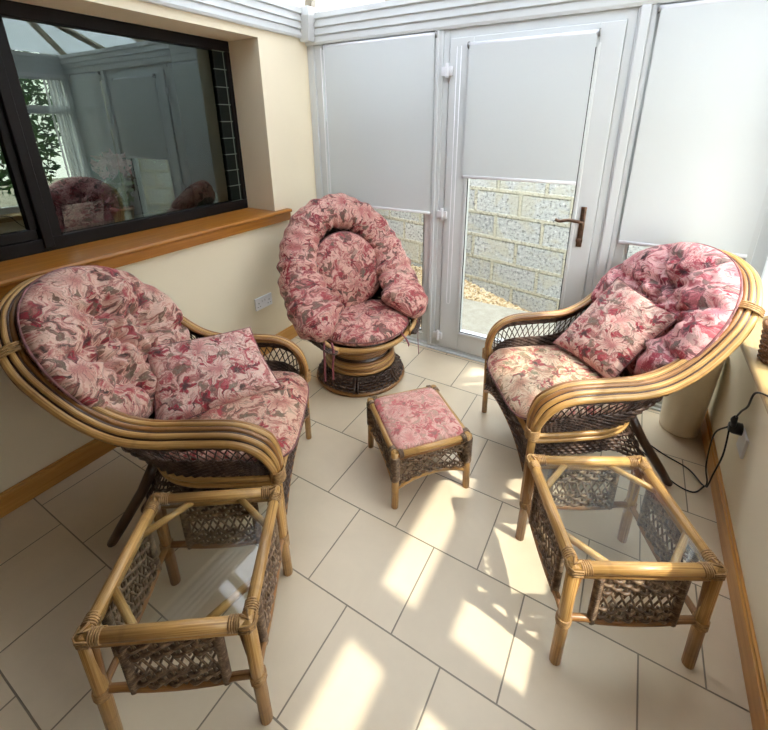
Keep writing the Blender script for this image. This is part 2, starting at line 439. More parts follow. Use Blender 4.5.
# ---- the dim house room behind that window
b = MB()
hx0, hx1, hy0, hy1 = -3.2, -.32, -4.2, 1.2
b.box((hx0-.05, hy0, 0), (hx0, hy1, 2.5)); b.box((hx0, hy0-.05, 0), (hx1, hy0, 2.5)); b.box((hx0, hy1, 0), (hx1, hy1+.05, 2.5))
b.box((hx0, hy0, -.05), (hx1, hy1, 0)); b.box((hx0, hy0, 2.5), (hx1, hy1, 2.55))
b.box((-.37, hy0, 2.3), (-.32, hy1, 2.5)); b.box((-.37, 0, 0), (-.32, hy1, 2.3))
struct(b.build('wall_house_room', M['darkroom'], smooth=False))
b = MB(); tx, ty0, ty1, tz0, tz1 = -.262, -.562, -.474, 1.03, 1.932
vs = [(tx, ty0, tz0), (tx, ty1, tz0), (tx, ty1, tz1), (tx, ty0, tz1)]; vs += [(x-.012, y, z) for x, y, z in vs]
b.add(vs, [(0, 1, 2, 3), (4, 7, 6, 5), (0, 3, 7, 4), (1, 5, 6, 2), (3, 2, 6, 7), (0, 4, 5, 1)], [(.03, 0), (.112, 0), (.112, tz1-tz0), (.03, tz1-tz0)]*2)
struct(b.build('trim_3', M['tile'], smooth=False))

# ---- back wall: white frames
def frame_rect(b, x0, x1, z0, z1, wd, y0, y1):
    b.box((x0, y0, z0), (x0+wd, y1, z1)); b.box((x1-wd, y0, z0), (x1, y1, z1))
    b.box((x0+wd, y0, z0), (x1-wd, y1, z0+wd)); b.box((x0+wd, y0, z1-wd), (x1-wd, y1, z1))
def back_window(name, x0, x1, bars):
    b = MB()
    frame_rect(b, x0, x1, .03, 2.0, .06, .0, .06)
    frame_rect(b, x0+.055, x1-.055, .085, 1.945, .022, .012, .05)
    for z in bars: b.box((x0+.05, .005, z-.03), (x1-.05, .055, z+.03))
    w = struct(b.build(name, M['upvc'], smooth=False, bevel=.003))
    g = MB(); g.box((x0+.07, .028, .1), (x1-.07, .034, 1.93)); g.build('pane', M['glass'], w, smooth=False)
    k = MB(); frame_rect(k, x0+.074, x1-.074, .104, 1.926, .004, .010, .02); k.build('gasket', M['rubber'], w, smooth=False)
    return w
back_window('window_2', .055, .952, [1.5])
back_window('window_3', 1.985, 2.548, [1.5])
b = MB()
b.box((.0, -.0, 0), (.055, .07, 2.05)); b.box((.0, -.012, .103), (.055, .0, 2.0))
struct(b.build('trim_4', M['upvc'], smooth=False, bevel=.003))          # corner post by the left wall
b = MB(); b.box((2.548, -.0, 0), (2.70, .07, 2.05)); b.box((2.535, -.02, .0), (2.56, .0, 2.0)); struct(b.build('trim_5', M['upvc'], smooth=False, bevel=.003))
b = MB()                                                                 # sub-cill along the foot of the glazing
b.box((0, -.030, 0), (2.548, .085, .012)); b.box((0, -.016, .012), (2.548, .085, .030))
struct(b.build('trim_6', M['upvc'], smooth=False, bevel=.003))
# door frame + mullion mouldings
b = MB()
b.box((.952, -.012, .03), (.985, .06, 2.0)); b.box((.985, -.005, .03), (1.022, .06, 2.0)); b.box((.938, -.022, .03), (.962, .0, 2.0))
b.box((1.022, -.005, 1.9525), (1.892, .06, 2.0)); b.box((1.0, .052, .03), (1.04, .066, 1.99)); b.box((1.875, .052, .03), (1.91, .066, 1.99)); b.box((1.04, .052, 1.94), (1.875, .066, 1.99))
b.box((1.8875, -.005, .03), (1.925, .06, 2.0)); b.box((1.925, -.012, .03), (1.985, .06, 2.0)); b.box((1.935, -.026, .03), (1.975, -.012, 2.0)); b.box((1.978, -.018, .03), (2.0, 0, 2.0))
struct(b.build('trim_7', M['upvc'], smooth=False, bevel=.004))
# door leaf
DX0, DX1, DZ0, DZ1 = 1.028, 1.886, .035, 1.952
b = MB()
gx0, gx1, gz0, gz1 = 1.165, 1.780, .172, 1.905-.05
for (a, c, e, f_) in ((DX0, gx0, DZ0, DZ1), (gx1, DX1, DZ0, DZ1)): b.box((a, -.018, e), (c, .05, f_))
b.box((gx0, -.018, DZ0), (gx1, .05, gz0)); b.box((gx0, -.018, gz1), (gx1, .05, DZ1))
for q in (.0,): frame_rect(b, gx0-.012, gx1+.012, gz0-.012, gz1+.012, .018, -.026, -.016)
door = struct(b.build('door_1', M['upvc'], smooth=False, bevel=.004))
g = MB(); g.box((gx0, .012, gz0), (gx1, .018, gz1)); g.build('pane', M['glass'], door, smooth=False)
k = MB(); frame_rect(k, gx0+.005, gx1-.005, gz0+.005, gz1-.005, .005, -.021, -.014); k.build('gasket', M['rubber'], door, smooth=False)
h = MB()
h.tube([(1.826, -.022, .873), (1.826, -.022, 1.092)], .0145, 12, flat=.35, up=(0, 1, 0))
h.lathe([(.016, 0), (.016, .02)], 16, (1.826, -.03, .90))
hd = h.build('handle_plate', M['brass'], door, bevel=.002)
h = MB(); h.tube(spline([(1.826, -.02, 1.017), (1.826, -.055, 1.017), (1.815, -.066, 1.018), (1.76, -.066, 1.022), (1.72, -.066, 1.012), (1.695, -.068, 1.02)], 5), [.011]*6+[.009]*20, 10)
h.build('handle_lever', M['brass'], door)
for z in (.13, .98, 1.80):
    h = MB(); h.box((.985, -.030, z-.035), (1.05, -.016, z+.012)); h.tube([(1.02, -.03, z-.045), (1.02, -.03, z+.03)], .010, 10)
    h.build('hinge', M['white_plastic'], door, bevel=.002)
# eaves beams (moulded white cornice)
def cornice(name, prof, p0, p1, inward):
    P0, P1, I = Vector(p0), Vector(p1), Vector(inward); m = len(prof)
    vs = [P0+I*a+Vector((0, 0, z)) for a, z in prof]+[P1+I*a+Vector((0, 0, z)) for a, z in prof]
    b = MB(); b.add(vs, [(i, (i+1) % m, m+(i+1) % m, m+i) for i in range(m)]+[tuple(range(m-1, -1, -1)), tuple(range(m, 2*m))])
    return struct(b.build(name, M['upvc'], smooth=False))
def prof(z0, z1, d):
    h = z1-z0
    return [(-.05, z0), (d*.35, z0), (d*.45, z0+h*.08), (d*.45, z0+h*.26), (d*.40, z0+h*.27), (d*.40, z0+h*.30), (d*.62, z0+h*.31), (d*.62, z0+h*.50), (d*.56, z0+h*.51), (d*.56, z0+h*.54),
            (d*.8, z0+h*.56), (d*.8, z0+h*.76), (d*.74, z0+h*.77), (d*.74, z0+h*.80), (d, z0+h*.82), (d, z1), (-.05, z1)]
cornice('trim_8', prof(2.035, 2.19, .07), (0, FRONT, 0), (0, .0, 0), (1, 0, 0))
cornice('trim_9', prof(2.0, 2.17, .06), (0, 0, 0), (W+.12, 0, 0), (0, -1, 0))
cornice('trim_10', prof(2.0, 2.17, .06), (W+.12, FRONT, 0), (W+.12, 0, 0), (-1, 0, 0))
b = MB()
cx, cy = .045, -.045
top = [(-.04, -.075), (.075, -.075), (.075, .04), (-.04, .04)]
bot = [(-.04, -.035), (.03, -.035), (.03, .04), (-.04, .04)]
vs = [(cx+x, cy+y, 2.015) for x, y in bot]+[(cx+x, cy+y, 2.15) for x, y in top]+[(cx+x, cy+y, 2.20) for x, y in top]
b.add(vs, [(3, 2, 1, 0)]+[(i, (i+1) % 4, 4+(i+1) % 4, 4+i) for i in range(4)]+[(4+i, 4+(i+1) % 4, 8+(i+1) % 4, 8+i) for i in range(4)]+[(8, 9, 10, 11)])
struct(b.build('trim_11', M['upvc'], smooth=False, bevel=.003))

# ---- right windows: frames above the dwarf wall
def side_window(name, y0, y1, bars, mulls):
    b = MB(); X0, X1 = 2.655, 2.715
    def bx(ya, yb, za, zb, i=0): b.box((X0+i, ya, za), (X1-i, yb, zb))
    bx(y0, y0+.06, RS, 2.0); bx(y1-.06, y1, RS, 2.0); bx(y0+.06, y1-.06, RS, RS+.06); bx(y0+.06, y1-.06, 1.94, 2.0)
    for z0, z1, ya, yb in bars: bx(ya, yb, z0, z1, .004)
    for y, w in mulls: bx(y-w/2, y+w/2, RS+.06, 1.94, .004)
    w_ = struct(b.build(name, M['upvc'], smooth=False, bevel=.003))
    g = MB(); g.box((2.682, y0+.05, RS+.05), (2.687, y1-.05, 1.95)); g.build('pane', M['glass'], w_, smooth=False)
    return w_
side_window('window_4', -1.785, -.0, [(1.62, 1.70, -.86, -.06), (1.300, 1.425, -1.725, -.92)], [(-.89, .07)])
side_window('window_5', -2.32, -1.855, [(1.300, 1.425, -2.26, -1.915)], [])
b = MB(); b.box((2.64, -1.855, RS), (2.72, -1.785, 2.0)); struct(b.build('trim_12', M['upvc'], smooth=False))
b = MB(); b.box((2.60, FRONT, RS-.03), (2.74, -2.32, 2.0)); struct(b.build('wall_right_light_block', M['board'], smooth=False))  # unseen solid stretch put in to darken the near end of the room

# ---- hipped roof of polycarbonate
RX, RZ, EZ = 1.29, 2.78, 2.19
c00, c10 = (-.05, .08, EZ), (W+.17, .08, EZ); rd = (RX, -1.25, RZ); c01, c11 = (-.05, FRONT-.1, EZ), (W+.17, FRONT-.1, EZ); rf = (RX, FRONT-.1, RZ)
def slab(b, pts, th=.012):
    n = len(pts); vs = list(pts)+[(p[0], p[1], p[2]+th) for p in pts]
    b.add(vs, [tuple(range(n-1, -1, -1)), tuple(range(n, 2*n))]+[(i, (i+1) % n, n+(i+1) % n, n+i) for i in range(n)])
b = MB(); slab(b, [c00, c10, rd]); struct(b.build('ceiling', M['poly'], smooth=False))
YB = -1.35
e0, e1, er = (-.05, YB, EZ), (W+.17, YB, EZ), (RX, YB, RZ)
b = MB(); slab(b, [e0, c00, rd, er]); slab(b, [c10, e1, er, rd]); struct(b.build('ceiling_sides', M['poly2'], smooth=False))
b = MB(); slab(b, [c01, e0, er, rf], .04); slab(b, [e1, c11, rf, er], .04); b.box((-.1, FRONT-.14, 2.0), (W+.2, FRONT-.1, RZ+.1)); struct(b.build('ceiling_light_block', M['board'], smooth=False))  # unseen opaque roof added to shut out light near the camera
b = MB()
def bar(b, p, q, w=.022):
    p = Vector(p)-Vector((0, 0, .03)); q = Vector(q)-Vector((0, 0, .03)); b.tube([p, q], w*1.35, 4, up=(0, 0, 1))
for a in (c00, c10): bar(b, a, rd, .026)
bar(b, rd, rf, .03)
for x in (.62, 1.29, 1.95):
    k = 1-abs(x-RX)/(RX+.05)
    bar(b, (x, .08, EZ), (x, .08+(rd[1]-.08)*k, EZ+(RZ-EZ)*k))
for y in (-.62, -1.25, -1.9, -2.55, -3.2, -3.85):
    k = min(1, (.08-y)/1.33)
    bar(b, (-.05, y, EZ), (-.05+(RX+.05)*k, y, EZ+(RZ-EZ)*k)); bar(b, (W+.17, y, EZ), (W+.17+(RX-W-.17)*k, y, EZ+(RZ-EZ)*k))
struct(b.build('trim_14', M['rafter'], smooth=False))

# ------------------------------------------------------------------ outdoors
wa = R(-13); wo = Vector((1.1, 1.33, -.16)); wx = Vector((math.cos(wa), math.sin(wa), 0)); wn = Vector((-math.sin(wa), math.cos(wa), 0))
b = MB()
for sgn, d in ((0, 0), (1, .2)):
    pass
L0, L1, HW = -3.6, 3.4, 2.0
vs = [wo+wx*L0, wo+wx*L1, wo+wx*L1+Vector((0, 0, HW)), wo+wx*L0+Vector((0, 0, HW))]; vs += [p+wn*.2 for p in vs]
uq = [(0.13, .02), (L1-L0+.13, .02), (L1-L0+.13, HW+.02), (.13, HW+.02)]
b.add(vs, [(0, 1, 2, 3), (5, 4, 7, 6), (3, 2, 6, 7), (0, 3, 7, 4), (1, 5, 6, 2)], uq*2)
struct(b.build('wall_garden', M['block'], smooth=False))
b = MB(); b.box((-6, -9, -.22), (14, 9, -.16)); struct(b.build('floor_garden', M['patio'], smooth=False))
b = MB(); b.box((3.3, .16, -.2), (3.5, 4.0, 4.6)); struct(b.build('wall_sun_block', M['block'], smooth=False))  # unseen wall added to keep the sun off the paving
b = MB(); b.box((.70, .09, -.16), (3.2, 1.16, -.10)); struct(b.build('floor_paving', M['paving'], smooth=False, bevel=.008))
b = MB()
def pebble(b, c, r):
    a = random.random()*6; ca, sa = math.cos(a), math.sin(a); k = [random.uniform(.6, 1.1) for _ in range(3)]
    pts = [(1, 0, 0), (.3, .9, .1), (-.8, .6, 0), (-.8, -.6, 0), (.3, -.9, 0)]
    vs = [(c[0]+r*k[0]*(x*ca-y*sa), c[1]+r*k[1]*(x*sa+y*ca), c[2]+z*r) for x, y, z in pts]
    vs += [(c[0], c[1], c[2]+r*.6*k[2]), (c[0], c[1], c[2]-r*.5)]
    b.add(vs, [(i, (i+1) % 5, 5) for i in range(5)]+[((i+1) % 5, i, 6) for i in range(5)])
def gz(x, y):
    u = x-wo.x; yw = wo.y+u*math.tan(wa)
    top = -.005 if u < -.44 else (-.15 if u > .22 else -.005-.145*(u+.44)/.66)
    y0 = 1.0 if x > .66 else .35
    return -.15+(top+.15)*max(0, min(1, (y-y0)/max(.05, yw-y0)))
def gy(x, v):
    yw = wo.y+(x-wo.x)*math.tan(wa)-.01; y0 = .10 if x < .70 else 1.165
    return y0+(max(yw, y0+.01)-y0)*v
b.grid(lambda u, v: (-1.4+3.4*u, gy(-1.4+3.4*u, v), gz(-1.4+3.4*u, gy(-1.4+3.4*u, v))-.006), 60, 14)
for i in range(6000):
    x = random.uniform(-1.3, 2.0); y = gy(x, random.random())
    pebble(b, (x, y, gz(x, y)+random.random()*.012), random.uniform(.012, .024))
g = b.build('gravel', M['pebble'], smooth=False); g['kind'] = 'stuff'; tag(g, 'loose tan gravel lying outside along the foot of the block wall', 'gravel')
def leafball(b, c, rx, rz, n, s):
    for i in range(n):
        d = Vector((random.gauss(0, 1), random.gauss(0, 1), random.gauss(0, 1))).normalized()*(random.random()**.35)
        p = Vector((c[0]+d.x*rx, c[1]+d.y*rx, c[2]+d.z*rz)); a = Vector((random.gauss(0, 1), random.gauss(0, 1), random.gauss(0, 1))).normalized()
        q = a.orthogonal().normalized(); ss = s*random.uniform(.6, 1.3)
        b.add([p-a*ss, p+q*ss*.45, p+a*ss, p-q*ss*.45], [(0, 1, 2, 3)])
for i, (x, y, rx, rz) in enumerate(((7.4, -1.1, .95, 1.5), (8.0, 1.1, 1.0, 1.6), (7.8, -3.4, .95, 1.4), (8.3, 3.4, 1.1, 1.7))):
    tr = thing('garden_tree', '', 'tree', (x, y, -.16), 0, 'trees outside the right windows')
    tr['label'] = 'leafy green garden tree seen only as a reflection in the dark window'
    b = MB(); leafball(b, (0, 0, .3+rz), rx, rz, 2600, .09); b.build('crown', M['leaf'], tr, smooth=False)
    b = MB(); b.tube([(0, 0, 0), (.05, .02, .8), (0, 0, rz)], [.09, .07, .05], 8); b.build('trunk', M['poledark'], tr)

# ------------------------------------------------------------------ roller blinds
def roller(label, x0, x1, z0, z1, y, chain_x, chain_z, flip=False):
    r = thing('roller_blind', label, 'blind', ((x0+x1)/2, y, z1), 0, 'roller blinds on the glazed wall')
    hw = (x1-x0)/2; hh = z1-z0
    b = MB()
    b.grid(lambda u, v: (-hw+2*hw*u, .0015*math.sin(u*9)*(v)+.0, -hh*v), 14, 10); b.grid(lambda u, v: (-hw+2*hw*u, .0015*math.sin(u*9)*v+.0012, -hh*v), 14, 10, flip=True)
    b.build('cloth', M['blind'], r)
    b = MB(); b.tube([(-hw-.006, .014, .004), (hw+.006, .014, .004)], .013, 14); b.build('roller_tube', M['white_plastic'], r)
    b = MB(); b.tube([(-hw, 0, -hh), (hw, 0, -hh)], .009, 10, flat=.5, up=(0, 1, 0)); b.build('bottom_bar', M['white_plastic'], r)
    for s in (-1, 1):
        b = MB(); b.tube([(s*(hw+.004), .014, .004), (s*(hw+.012), .014, .004)], .018, 14); b.build('bracket', M['steel'], r)
    if chain_x is not None:
        cxx = chain_x-(x0+x1)/2; cz = chain_z-z1
        b = MB(); b.tube([(cxx-.012, -.008, 0), (cxx-.012, -.010, cz), (cxx-.008, -.010, cz-.014), (cxx+.008, -.010, cz-.014), (cxx+.012, -.010, cz), (cxx+.012, -.008, 0)], .0022, 6); b.build('chain', M['white_plastic'], r)
    return r
roller('white roller blind lowered two thirds behind the round swivel chair', .155, .938, .972, 1.975, -.030, .148, .70)
roller('white roller blind mounted on the glazed door, half lowered', 1.148, 1.772, 1.213, 1.905, -.040, 1.095, .40)
roller('widest white roller blind right of the door, above the pinker armchair', 2.012, 2.535, .93, 1.975, -.034, None, 0)
def sun_trim_blind(label, y0, y1, z0):  # unseen blinds added to cut the sun patches to size
    r = thing('roller_blind', label, 'blind', (2.645, (y0+y1)/2, 1.97), 0, 'unseen blinds added to trim the sun'); hw = (y1-y0)/2; hh = 1.97-z0
    b = MB(); b.box((-.0008, -hw, -hh), (.0008, hw, 0)); b.build('cloth', M['blind'], r, smooth=False)
    b = MB(); b.tube([(0, -hw-.005, .005), (0, hw+.005, .005)], .013, 12); b.build('roller_tube', M['white_plastic'], r)
    b = MB(); b.tube([(0, -hw, -hh), (0, hw, -hh)], .008, 8); b.build('bottom_bar', M['white_plastic'], r)
sun_trim_blind('unseen white roller blind added on the right window to trim the sun patches', -1.77, -.905, 1.60)
sun_trim_blind('unseen white roller blind nearest the camera, added to trim the sun patches', -2.31, -1.865, 1.60)
# vertical louvres drawn to the corner of the right window
vb = thing('vertical_blind', 'white vertical louvre blind drawn back to the corner by the woven basket', 'blind', (2.62, -.13, 1.96))
b = MB(); b.box((-.012, -.30, -.0), (.012, .11, .03)); b.build('head_rail', M['white_plastic'], vb, smooth=False)
for i in range(7):
    y = .09-i*.033; a = R(62)
    b = MB(); dx, dy = math.cos(a)*.042, math.sin(a)*.042*.5
    b.grid(lambda u, v: (-dx+2*dx*u, y-dy+2*dy*u+.004*math.sin(PI*u), -1.225*v), 6, 8); b.build('louvre', M['louvre'], vb)
b = MB()
for i in range(110): b.lathe([(.0006, -.0018), (.0018, 0), (.0006, .0018)], 5, (-.045, -.12, -.05-i*.0105))
b.build('bead_chain', M['white_plastic'], vb)

# ------------------------------------------------------------------ cushions
def outline_se(hx, hy, n, m):
    """superellipse outline, m points"""
    out = []
    for i in range(m):
        q = 2*PI*i/m; c, s_ = math.cos(q), math.sin(q)
        out.append((hx*math.copysign(abs(c)**(2/n), c), hy*math.copysign(abs(s_)**(2/n), s_)))
    return out
def cushion(name, mat, outl, T, parent, place, edge=.5, dimples=(), grooves=(), wrinkle=.004, nr=22, seed=0, pleat=0, crown=.0, piping=True, pr=.004, tb=1.0):
    """pillow body inside a closed outline; place maps local (a, b, c) to the thing's space"""
    m = len(outl); vs = []; uvs = []; fs = []
    def h(a, b_, rho, q):
        e = max(0.0, 1-rho**3.2)**edge
        t_ = T*e*(1+crown*(1-rho*rho))
        for da, db, dep, w in dimples:
            dd = math.hypot(a-da, b_-db); an = math.atan2(b_-db, a-da)
            t_ -= dep*math.exp(-dd/w)*min(1, e*1.5)
            t_ += .16*dep*math.cos(7*an+da*40+2*math.sin(an))*math.exp(-((dd-.05)/.055)**2)*min(1, e*1.5)
        for ga, r0, gd in grooves:
            ca, sa = math.cos(ga), math.sin(ga); al = a*ca+b_*sa; pe = -a*sa+b_*ca+.012*math.sin(al*30+ga*5)
            if al > r0: t_ -= gd*math.exp(-abs(pe)/.022)*min(1, (al-r0)/.03)*min(1, e*1.6)
        t_ += wrinkle*noise.noise(Vector((a*14+seed*7, b_*14, seed)))*e+wrinkle*.6*noise.noise(Vector((a*34+seed*3, b_*34, seed)))*e
        if pleat: t_ += pleat*math.sin(q*26+2*math.sin(q*5))*rho**4*e
        return t_
    for side in (1, -1):
        o = len(vs)
        vs.append(place(0, 0, side*h(0, 0, 0, 0)*(1 if side > 0 else tb))); uvs.append((0, 0))
        for j in range(1, nr+1):
            rho = math.sin(PI/2*j/nr) if j < nr else 1.0
            for i in range(m):
                a, b_ = outl[i][0]*rho, outl[i][1]*rho
                hh = h(a, b_, rho, 2*PI*i/m) if j < nr else 0
                vs.append(place(a, b_, side*hh*(1 if side > 0 else tb))); uvs.append((a*1.02+(.37 if side < 0 else 0), b_*1.02))
        for i in range(m):
            i2 = (i+1) % m
            fs.append((o, o+1+i, o+1+i2) if side > 0 else (o, o+1+i2, o+1+i))
        for j in range(nr-1):
            for i in range(m):
                i2 = (i+1) % m; a = o+1+j*m+i; b2 = o+1+j*m+i2; c = a+m; d = b2+m
                fs.append((a, c, d, b2) if side > 0 else (a, b2, d, c))
    b = MB(); b.add(vs, fs, uvs)
    ob = b.build(name, mat, parent)
    if piping:
        p = MB(); p.tube([place(x*1.002, y*1.002, 0) for x, y in outl], pr, 6, closed=True)
        p.build('piping', M['piping'], ob)
    return ob
def pillow4(name, mat, corners, T, label, group, seed):
    """square scatter cushion slung between four corner points BL, BR, TR, TL (world)"""
    BL, BR, TR, TL = [Vector(c) for c in corners]; c0 = (BL+BR+TR+TL)/4
    BL, BR, TR, TL = [c0+(c-c0)*1.06 for c in (BL, BR, TR, TL)]
    cen = (BL+BR+TR+TL)/4; n = (BR-BL).cross(TL-BL).normalized()
    N = 30
    wU, wV = (BR-BL).length, (TL-BL).length
    def pt(u, v, s):
        uu, vv = 2*u-1, 2*v-1
        pin = .055
        u2 = .5+uu*.5*(1-pin*(1-vv*vv)); v2 = .5+vv*.5*(1-pin*(1-uu*uu))
        p = BL.lerp(BR, u2).lerp(TL.lerp(TR, u2), v2)
        e = (max(0, 1-uu**2)*max(0, 1-vv**2))**.42
        w = .007*noise.noise(Vector((u*5+seed, v*5, seed)))+.003*noise.noise(Vector((u*13+seed, v*13, seed)))
        w += .004*math.sin((uu+vv)*9+seed)*abs(uu*vv)
        return p-cen+n*(s*(T*e+w*min(1, e*2)))
    o = bpy.data.objects.new
    b = MB()
    b.grid(lambda u, v: pt(u, v, 1), N, N, lambda u, v: (u*wU, v*wV)); b.grid(lambda u, v: pt(u, v, -1), N, N, lambda u, v: (u*wU+.5, v*wV), flip=True)
    ob = b.build(name, mat); ob.location = cen
    tag(ob, label, 'cushion', group)
    loop = [pt(i/14, 0, 0) for i in range(14)]+[pt(1, i/14, 0) for i in range(14)]+[pt(1-i/14, 1, 0) for i in range(14)]+[pt(0, 1-i/14, 0) for i in range(14)]
    p = MB(); p.tube(loop, .003, 6, closed=True); p.build('piping', M['piping'], ob)
    return ob

# ------------------------------------------------------------------ wicker weave
def weave(b, S, nu, nv, r, amp, pts=4, closed=False, v0=0, v1=1, phase=0, sides=5):
    """weft strands along u over stakes along v; S(u, v) -> point, normal"""
    for j in range(nv):
        v = v0+(v1-v0)*(j+.5)/nv
        P = []; n = nu*pts
        for i in range(n+(0 if closed else 1)):
            u = i/n; p, nn = S(u, v)
            P.append(p+nn*(amp*math.cos(PI*nu*u+PI*(j+phase))))
        rr = r if not callable(r) else [r(i/n, v) for i in range(len(P))]
        b.tube(P, rr, sides, closed=closed)
def stakes(b, S, nu, r, v0=0, v1=1, n=6, sides=5):
    for i in range(nu+1):
        b.tube([S(i/nu, v0+(v1-v0)*k/n)[0] for k in range(n+1)], r, sides)
def diamonds(b, S, u0, u1, v0, v1, count, slope, r, sides=4, n=8):
    """two families of crossing diagonals over the strip"""
    for s_ in (1, -1):
        k = -abs(slope)
        steps = int(round(count*(1+abs(slope))))
        for i in range(-int(count*abs(slope))-1, count+int(count*abs(slope))+2):
            P = []
            for q in range(n+1):
                vv = q/n; uu = i/count+s_*slope*(vv-.5)
                if 0 <= uu <= 1:
                    p, nn = S(u0+(u1-u0)*uu, v0+(v1-v0)*vv); P.append(p+nn*(.0016*s_))
            if len(P) > 1: b.tube(P, r, sides)
def coil(b, path, r_in, wire, turns, n=10):
    """binding cane wrapped round a rod that runs along path (two points)"""
    A, B_ = Vector(path[0]), Vector(path[1]); T = (B_-A).normalized(); X = T.orthogonal().normalized(); Y = T.cross(X)
    P = []
    m = int(turns*n)
    for i in range(m+1):
        q = 2*PI*i/n; P.append(A.lerp(B_, i/m)+X*(math.cos(q)*r_in)+Y*(math.sin(q)*r_in))
    b.tube(P, wire, 5)

# ------------------------------------------------------------------ armchair
HALF = [(.0, .30, .345), (-.005, .318, .42), (-.04, .335, .495), (-.115, .343, .538), (-.25, .347, .548), (-.38, .350, .553), (-.48, .357, .583), (-.57, .362, .648), (-.655, .356, .732), (-.735, .333, .815), (-.81, .27, .893), (-.868, .165, .955), (-.895, 0, .982)]
full = HALF+[(x, -y, z) for x, y, z in HALF[-2::-1]]
GUIDE = resample(spline(full, 10), 161)
CEN = Vector((-.66, 0, .76))
def guide_off(i, inn, up):
    """offset of the arm/hoop band: inn towards the middle, up/outwards along the profile"""
    p = GUIDE[i]; n = len(GUIDE); T = (GUIDE[min(i+1, n-1)]-GUIDE[max(i-1, 0)]).normalized()
    t = i/(n-1); s_ = min(t, 1-t)*2            # 0 at the posts, 1 at the top of the hoop
    side = Vector((0, -math.copysign(1, p.y) if abs(p.y) > 1e-4 else 0, 0))
    fwd = Vector((1, 0, .25)).normalized()     # profile normal near the posts
    upv = Vector((0, 0, 1))
    if p.x > -.14:
        a = min(1, max(0, (p.z-.40)/.13)); prof_n = fwd.lerp(upv, a).normalized()
    else: prof_n = upv
    armv_in, armv_up = side, prof_n
    hp_in = (CEN-p); hp_in = (hp_in-T*hp_in.dot(T)).normalized()
    hp_up = Vector((.67, 0, .74))
    w = min(1, max(0, (-.36-p.x)/.30)); w = w*w*(3-2*w)
    vin = armv_in.lerp(hp_in, w).normalized(); vup = armv_up.lerp(hp_up, w).normalized()
    end = min(1, max(0, (t if t < .5 else 1-t)/.05)); end = .35+.65*end
    return p+vin*(inn*end)+vup*(up*end)
def U(u, z=.335, inset=0):
    """plan of the seat base: from front left back round to front right"""
    hw = .285-inset; xb = -.50+inset; x0 = -.002
    Ls = .30; r = .20
    pts = [(x0, hw, z), (-.10, hw+.004, z), (-.20, hw+.004, z), (-.30, hw-.002, z), (-.385, hw-.03, z), (-.45, hw-.085, z), (xb+.012, hw-.165, z), (xb, 0, z)]
    return pts+[(x, -y, z) for x, y, z in pts[-2::-1]]
UB = resample(spline(U(0), 8), 161)
def SH(u, v):
    """shell between base and arm band"""
    a = at(UB, u); g = at(GUIDE, u)
    # the arm end drops into the post: keep the panel edge on the post line
    p = a.lerp(g, v)
    bulge = .02*math.sin(PI*v)
    e = .004
    d1 = at(UB, min(1, u+e)).lerp(at(GUIDE, min(1, u+e)), v)-at(UB, max(0, u-e)).lerp(at(GUIDE, max(0, u-e)), v)
    d2 = g-a
    if d2.length < 1e-4: d2 = Vector((0, 0, 1))
    n = d1.cross(d2); n = n.normalized() if n.length > 1e-9 else Vector((0, 1, 0))
    return p, n
